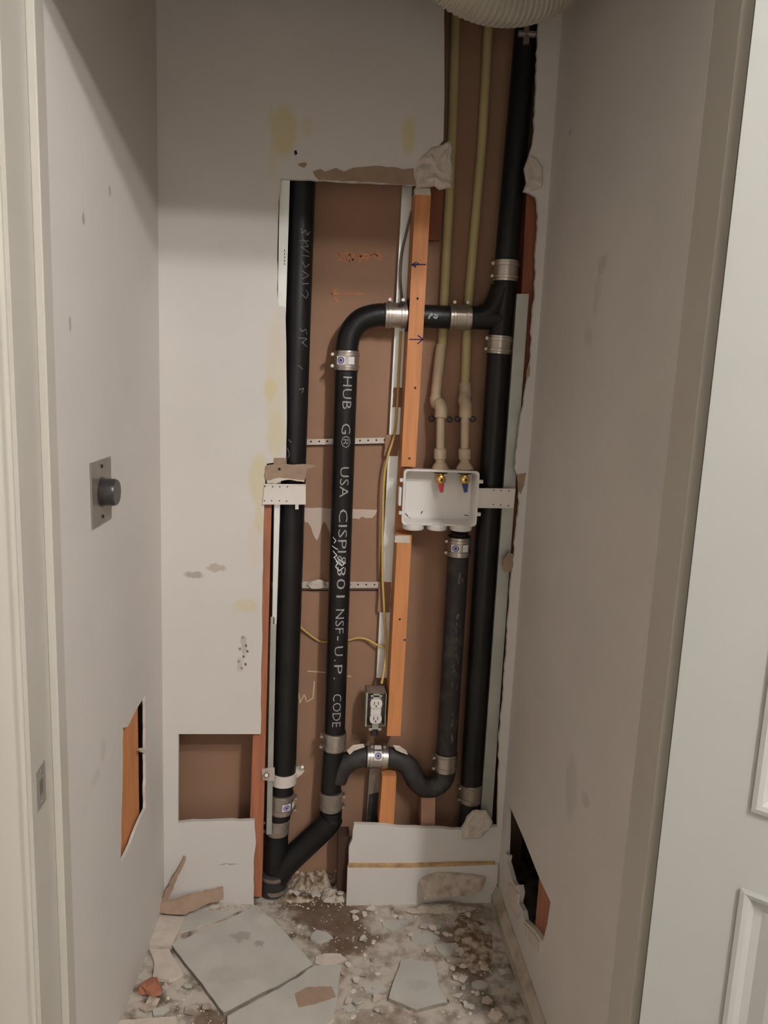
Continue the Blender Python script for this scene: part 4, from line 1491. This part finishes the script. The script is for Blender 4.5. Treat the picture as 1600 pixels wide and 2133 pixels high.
zones = {
    'cavity': ('small white plaster crumb in the cavity beside the lowest black pipes', 'plaster crumbs in the wall cavity', [(655, 1782, 11), (672, 1790, 6), (686, 1795, 12), (705, 1805, 8), (650, 1832, 7), (668, 1838, 8), (690, 1830, 7), (700, 1852, 13), (680, 1858, 12), (664, 1866, 9), (712, 1868, 8), (640, 1812, 6), (720, 1842, 6), (645, 1858, 5), (606, 1858, 8), (630, 1790, 5)]),
    'dirt': ('small white plaster crumb on the brown dirt patch in front of pipes', 'plaster crumbs on the dirt patch', [(641, 1877, 7), (642, 1893, 5), (623, 1932, 8), (741, 1914, 12), (778, 1963, 8), (740, 1974, 4), (756, 1958, 4), (597, 1875, 4), (760, 1990, 7), (700, 1990, 6), (715, 1996, 5)]),
    'middle': ('dusty plaster crumb on the floor between slabs and right baseboard', 'plaster crumbs on the right part of the floor', []),
    'left': ('dusty plaster crumb on the floor left of the largest slab', 'plaster crumbs on the left part of the floor', [(394, 1925, 6), (350, 2080, 6), (368, 2092, 7), (383, 2084, 5), (300, 2100, 6), (410, 2098, 6), (330, 2045, 5), (345, 2050, 4)])}
rnd = random.Random(11)
for z, n, (xa, xb, ya_, yb2), lab, grp in (
        ('panel', 12, (735, 870, 1885, 1925), 'dusty plaster crumb on the floor at the foot of the white lower panel', 'plaster crumbs at the foot of the lower panel'),
        ('corner', 12, (880, 1005, 1885, 1950), 'dusty plaster crumb on dirt in front of the ragged offcut', 'plaster crumbs in front of the ragged offcut'),
        ('between', 10, (720, 805, 2010, 2120), 'dusty plaster crumb between the bottom slab and the small lone slab', 'plaster crumbs left of the small lone slab'),
        ('base', 14, (935, 1040, 1990, 2125), 'dusty plaster crumb between the small lone slab and right baseboard', 'plaster crumbs right of the small lone slab')):
    zones[z] = (lab, grp, [(rnd.uniform(xa, xb), rnd.uniform(ya_, yb2), rnd.choice((3, 4, 5, 6, 8, 10))) for _ in range(n)])
del zones['middle']
k = 0
for z, (lab, grp, lst) in zones.items():
    for x, y, s in lst:
        k += 1
        c = PZ(x, y)
        o = link('plaster_crumb', chunk(c, s / 1000 * .95, k, .45, 1 if s < 6 else 2), m_gyp if (z in ('cavity', 'dirt') or k % 3) else m_plaster_g)
        tag(o, (lab if s >= 6 else lab.replace('plaster crumb', 'speck of plaster')).replace('small white', 'white' if s >= 6 else 'tiny white'), 'plaster crumb', grp)
# flat bits of broken board
for k, (x, y, s, sd, lab) in enumerate([(666, 1950, 20, 1, 'flat broken scrap in front of largest slab tip, on the brown dirt'), (688, 1998, 24, 2, 'flat white scrap touching right corner of the largest slab'),
                                        (885, 1952, 24, 3, 'pale flat scrap between dirt patch and right baseboard'), (930, 1975, 22, 4, 'pale flat scrap above the small lone slab'), (820, 1925, 18, 5, 'pale flat scrap in front of the lower panel'),
                                        (1000, 2050, 16, 6, 'pale flat scrap against the right baseboard'), (780, 2060, 18, 7, 'pale flat scrap left of the small lone slab')]):
    pts = []
    for i in range(7):
        an = 2 * math.pi * i / 7
        rr_ = s * (.7 + .5 * random.Random(sd * 10 + i).random())
        pts.append((x + rr_ * 1.3 * math.cos(an), y + rr_ * .6 * math.sin(an)))
    bm = BM(); slab(bm, [[PZ(a_, b_, .006) for a_, b_ in jag(pts, 1.2, 6, sd)]], (0, 0, -1), .0058)
    tag(link('drywall_scrap', bm, m_plaster if k in (1,) else m_plaster_g), lab, 'drywall piece')
# fine grit
bm = BM()
rnd = random.Random(5)
for i in range(1500):
    if i % 3 == 0:
        x, y = rnd.uniform(560, 725), rnd.uniform(1770, 1890)
    else:
        x, y = rnd.uniform(230, 1060), rnd.uniform(1870, 2170)
    c = PZ(x, y)
    if c.x < -.40 or c.x > .55 or c.y > 2.17 or (c.y > D - .012 and not (-.13 < c.x < .12)):
        continue
    s = rnd.uniform(.0008, .0028)
    r_ = bmesh.ops.create_icosphere(bm, subdivisions=1, radius=s)
    for v in r_['verts']:
        v.co = Vector((v.co.x * rnd.uniform(.7, 1.5), v.co.y, v.co.z * .6)) + Vector((c.x, c.y, s * .5))
o = link('plaster_grit', bm, m_gyp)
tag(o, 'fine white plaster grit sprinkled over the whole closet floor', 'plaster grit', kind='stuff')


# dark block added to stand in for shade beside the lower panel
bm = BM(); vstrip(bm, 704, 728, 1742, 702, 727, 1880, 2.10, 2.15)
tag(link('cavity_block', bm, mat('shade_brown', S((66, 44, 34)), 0.9)), 'dark block added as shade behind the left edge of the white lower panel', 'wood block')


def mound(cpx, cpy, rx, ry, h, seed, label, m, n=26, rings=9, ymax=None):
    c = PZ(cpx, cpy)
    bm = BM()
    ctr = bm.verts.new(c + Vector((0, 0, h)))
    prev = None
    for i in range(1, rings + 1):
        f = i / rings
        ring = []
        for k in range(n):
            an = 2 * math.pi * k / n
            q = Vector((c.x + rx * f * math.cos(an), c.y + ry * f * math.sin(an), 0))
            ed = 1 + .25 * noise.noise(Vector((math.cos(an) * 2, math.sin(an) * 2, seed)))
            q.x = c.x + (q.x - c.x) * ed; q.y = c.y + (q.y - c.y) * ed
            if ymax:
                q.y = min(q.y, ymax)
            z = h * (1 - f ** 1.6) * (1 + .9 * noise.noise(Vector((q.x * 55, q.y * 55, seed)))) + (.25 * h * abs(noise.noise(Vector((q.x * 160, q.y * 160, seed)))) if i < rings else 0)
            q.z = max(0.0002, z)
            ring.append(bm.verts.new(q))
        if prev is None:
            for k in range(n):
                bm.faces.new([ctr, ring[k], ring[(k + 1) % n]])
        else:
            for k in range(n):
                l = (k + 1) % n
                bm.faces.new([prev[k], ring[k], ring[l], prev[l]])
        prev = ring
    bm.faces.new(prev[::-1])
    return tag(link('rubble_heap', bm, m), label, 'rubble', kind='stuff')


m_rub = mat('plaster_rubble', S((186, 170, 152)), 0.95, col2=S((112, 88, 68)), scale=55, ramp=(0.4, 0.62), bump=0.9, bscale=70)
m_rub2 = mat('pale_rubble', S((196, 186, 172)), 0.95, col2=S((140, 126, 110)), scale=50, ramp=(0.45, 0.7), bump=0.9, bscale=70)
mound(655, 1835, .075, .045, .03, 2, 'low heap of brown rubble and plaster on the cavity floor', m_rub, ymax=REAR - .001)
mound(700, 1868, .045, .03, .018, 5, 'pale plaster rubble piled against the left edge of the lower panel', m_rub2)
mound(925, 1893, .10, .022, .016, 8, 'dusty rubble ridge along the foot of the right lower panel', m_rub2, ymax=D - .010)
mound(460, 1890, .10, .025, .010, 9, 'pale dust ridge along the foot of the left back wall', m_rub2, ymax=D - .001)
mound(985, 1960, .055, .11, .010, 11, 'brown rubble patch beside the right baseboard', m_rub)
mound(620, 1872, .05, .02, .010, 12, 'brown rubble at the foot of the lowest black pipe', m_rub)

# more broken flat scraps
rnd = random.Random(21)
zone = [
    (14, (735, 860, 1895, 1990), 'small broken flat scrap on dust in front of the white lower panel', 'flat scraps in front of the lower panel'),
    (14, (880, 1015, 1900, 1995), 'small broken flat scrap near the far end of the right baseboard', 'flat scraps at the far end of the right baseboard'),
    (14, (715, 805, 2000, 2120), 'small broken flat scrap between two slabs at the middle bottom', 'flat scraps left of the small lone slab'),
    (18, (930, 1060, 2000, 2125), 'small broken flat scrap right of the small lone slab', 'flat scraps right of the small lone slab'),
    (9, (300, 440, 2045, 2118), 'small broken flat scrap on the floor near the terracotta chunk', 'flat scraps near the terracotta chunk'),
    (9, (610, 715, 1790, 1880), 'small broken flat scrap on rubble inside the wall cavity', 'flat scraps inside the cavity')]
for n_, (xa, xb, ya2, yb3), lab, grp in zone:
    for i in range(n_):
        x = rnd.uniform(xa, xb); y = rnd.uniform(ya2, yb3)
        sz = rnd.choice((5, 7, 9, 12, 16))
        nn = rnd.randint(4, 6)
        a0 = rnd.uniform(0, 6)
        zz = rnd.uniform(.003, .008) + (.02 if 'cavity' in lab else 0)
        c = PZ(x, y)
        tl = Vector((rnd.uniform(-.3, .3), rnd.uniform(-.3, .3)))
        pts = []
        for k in range(nn):
            an = a0 + 2 * math.pi * k / nn
            rr_ = sz / 1000 * rnd.uniform(.6, 1.2)
            dx, dy = rr_ * 1.2 * math.cos(an), rr_ * math.sin(an)
            pts.append(Vector((c.x + dx, c.y + dy, zz + .004 + dx * tl.x + dy * tl.y)))
        if max(p_.x for p_ in pts) > .548 or min(p_.x for p_ in pts) < -.41:
            continue
        bm = BM(); slab(bm, [pts], (0, 0, -1), rnd.uniform(.003, .006))
        fm, tone = rnd.choice(((m_plaster, 'white'), (m_plaster_g, 'grey'), (m_gyp, 'cream'), (m_dusty, 'dusty brown'), (m_dusty, 'dusty brown')))
        size = 'tiny' if sz < 8 else ('small' if sz < 11 else 'larger')
        tag(link('drywall_flake', bm, fm), lab.replace('small broken flat', size + ' ' + tone + ' broken', 1), 'drywall piece', grp)
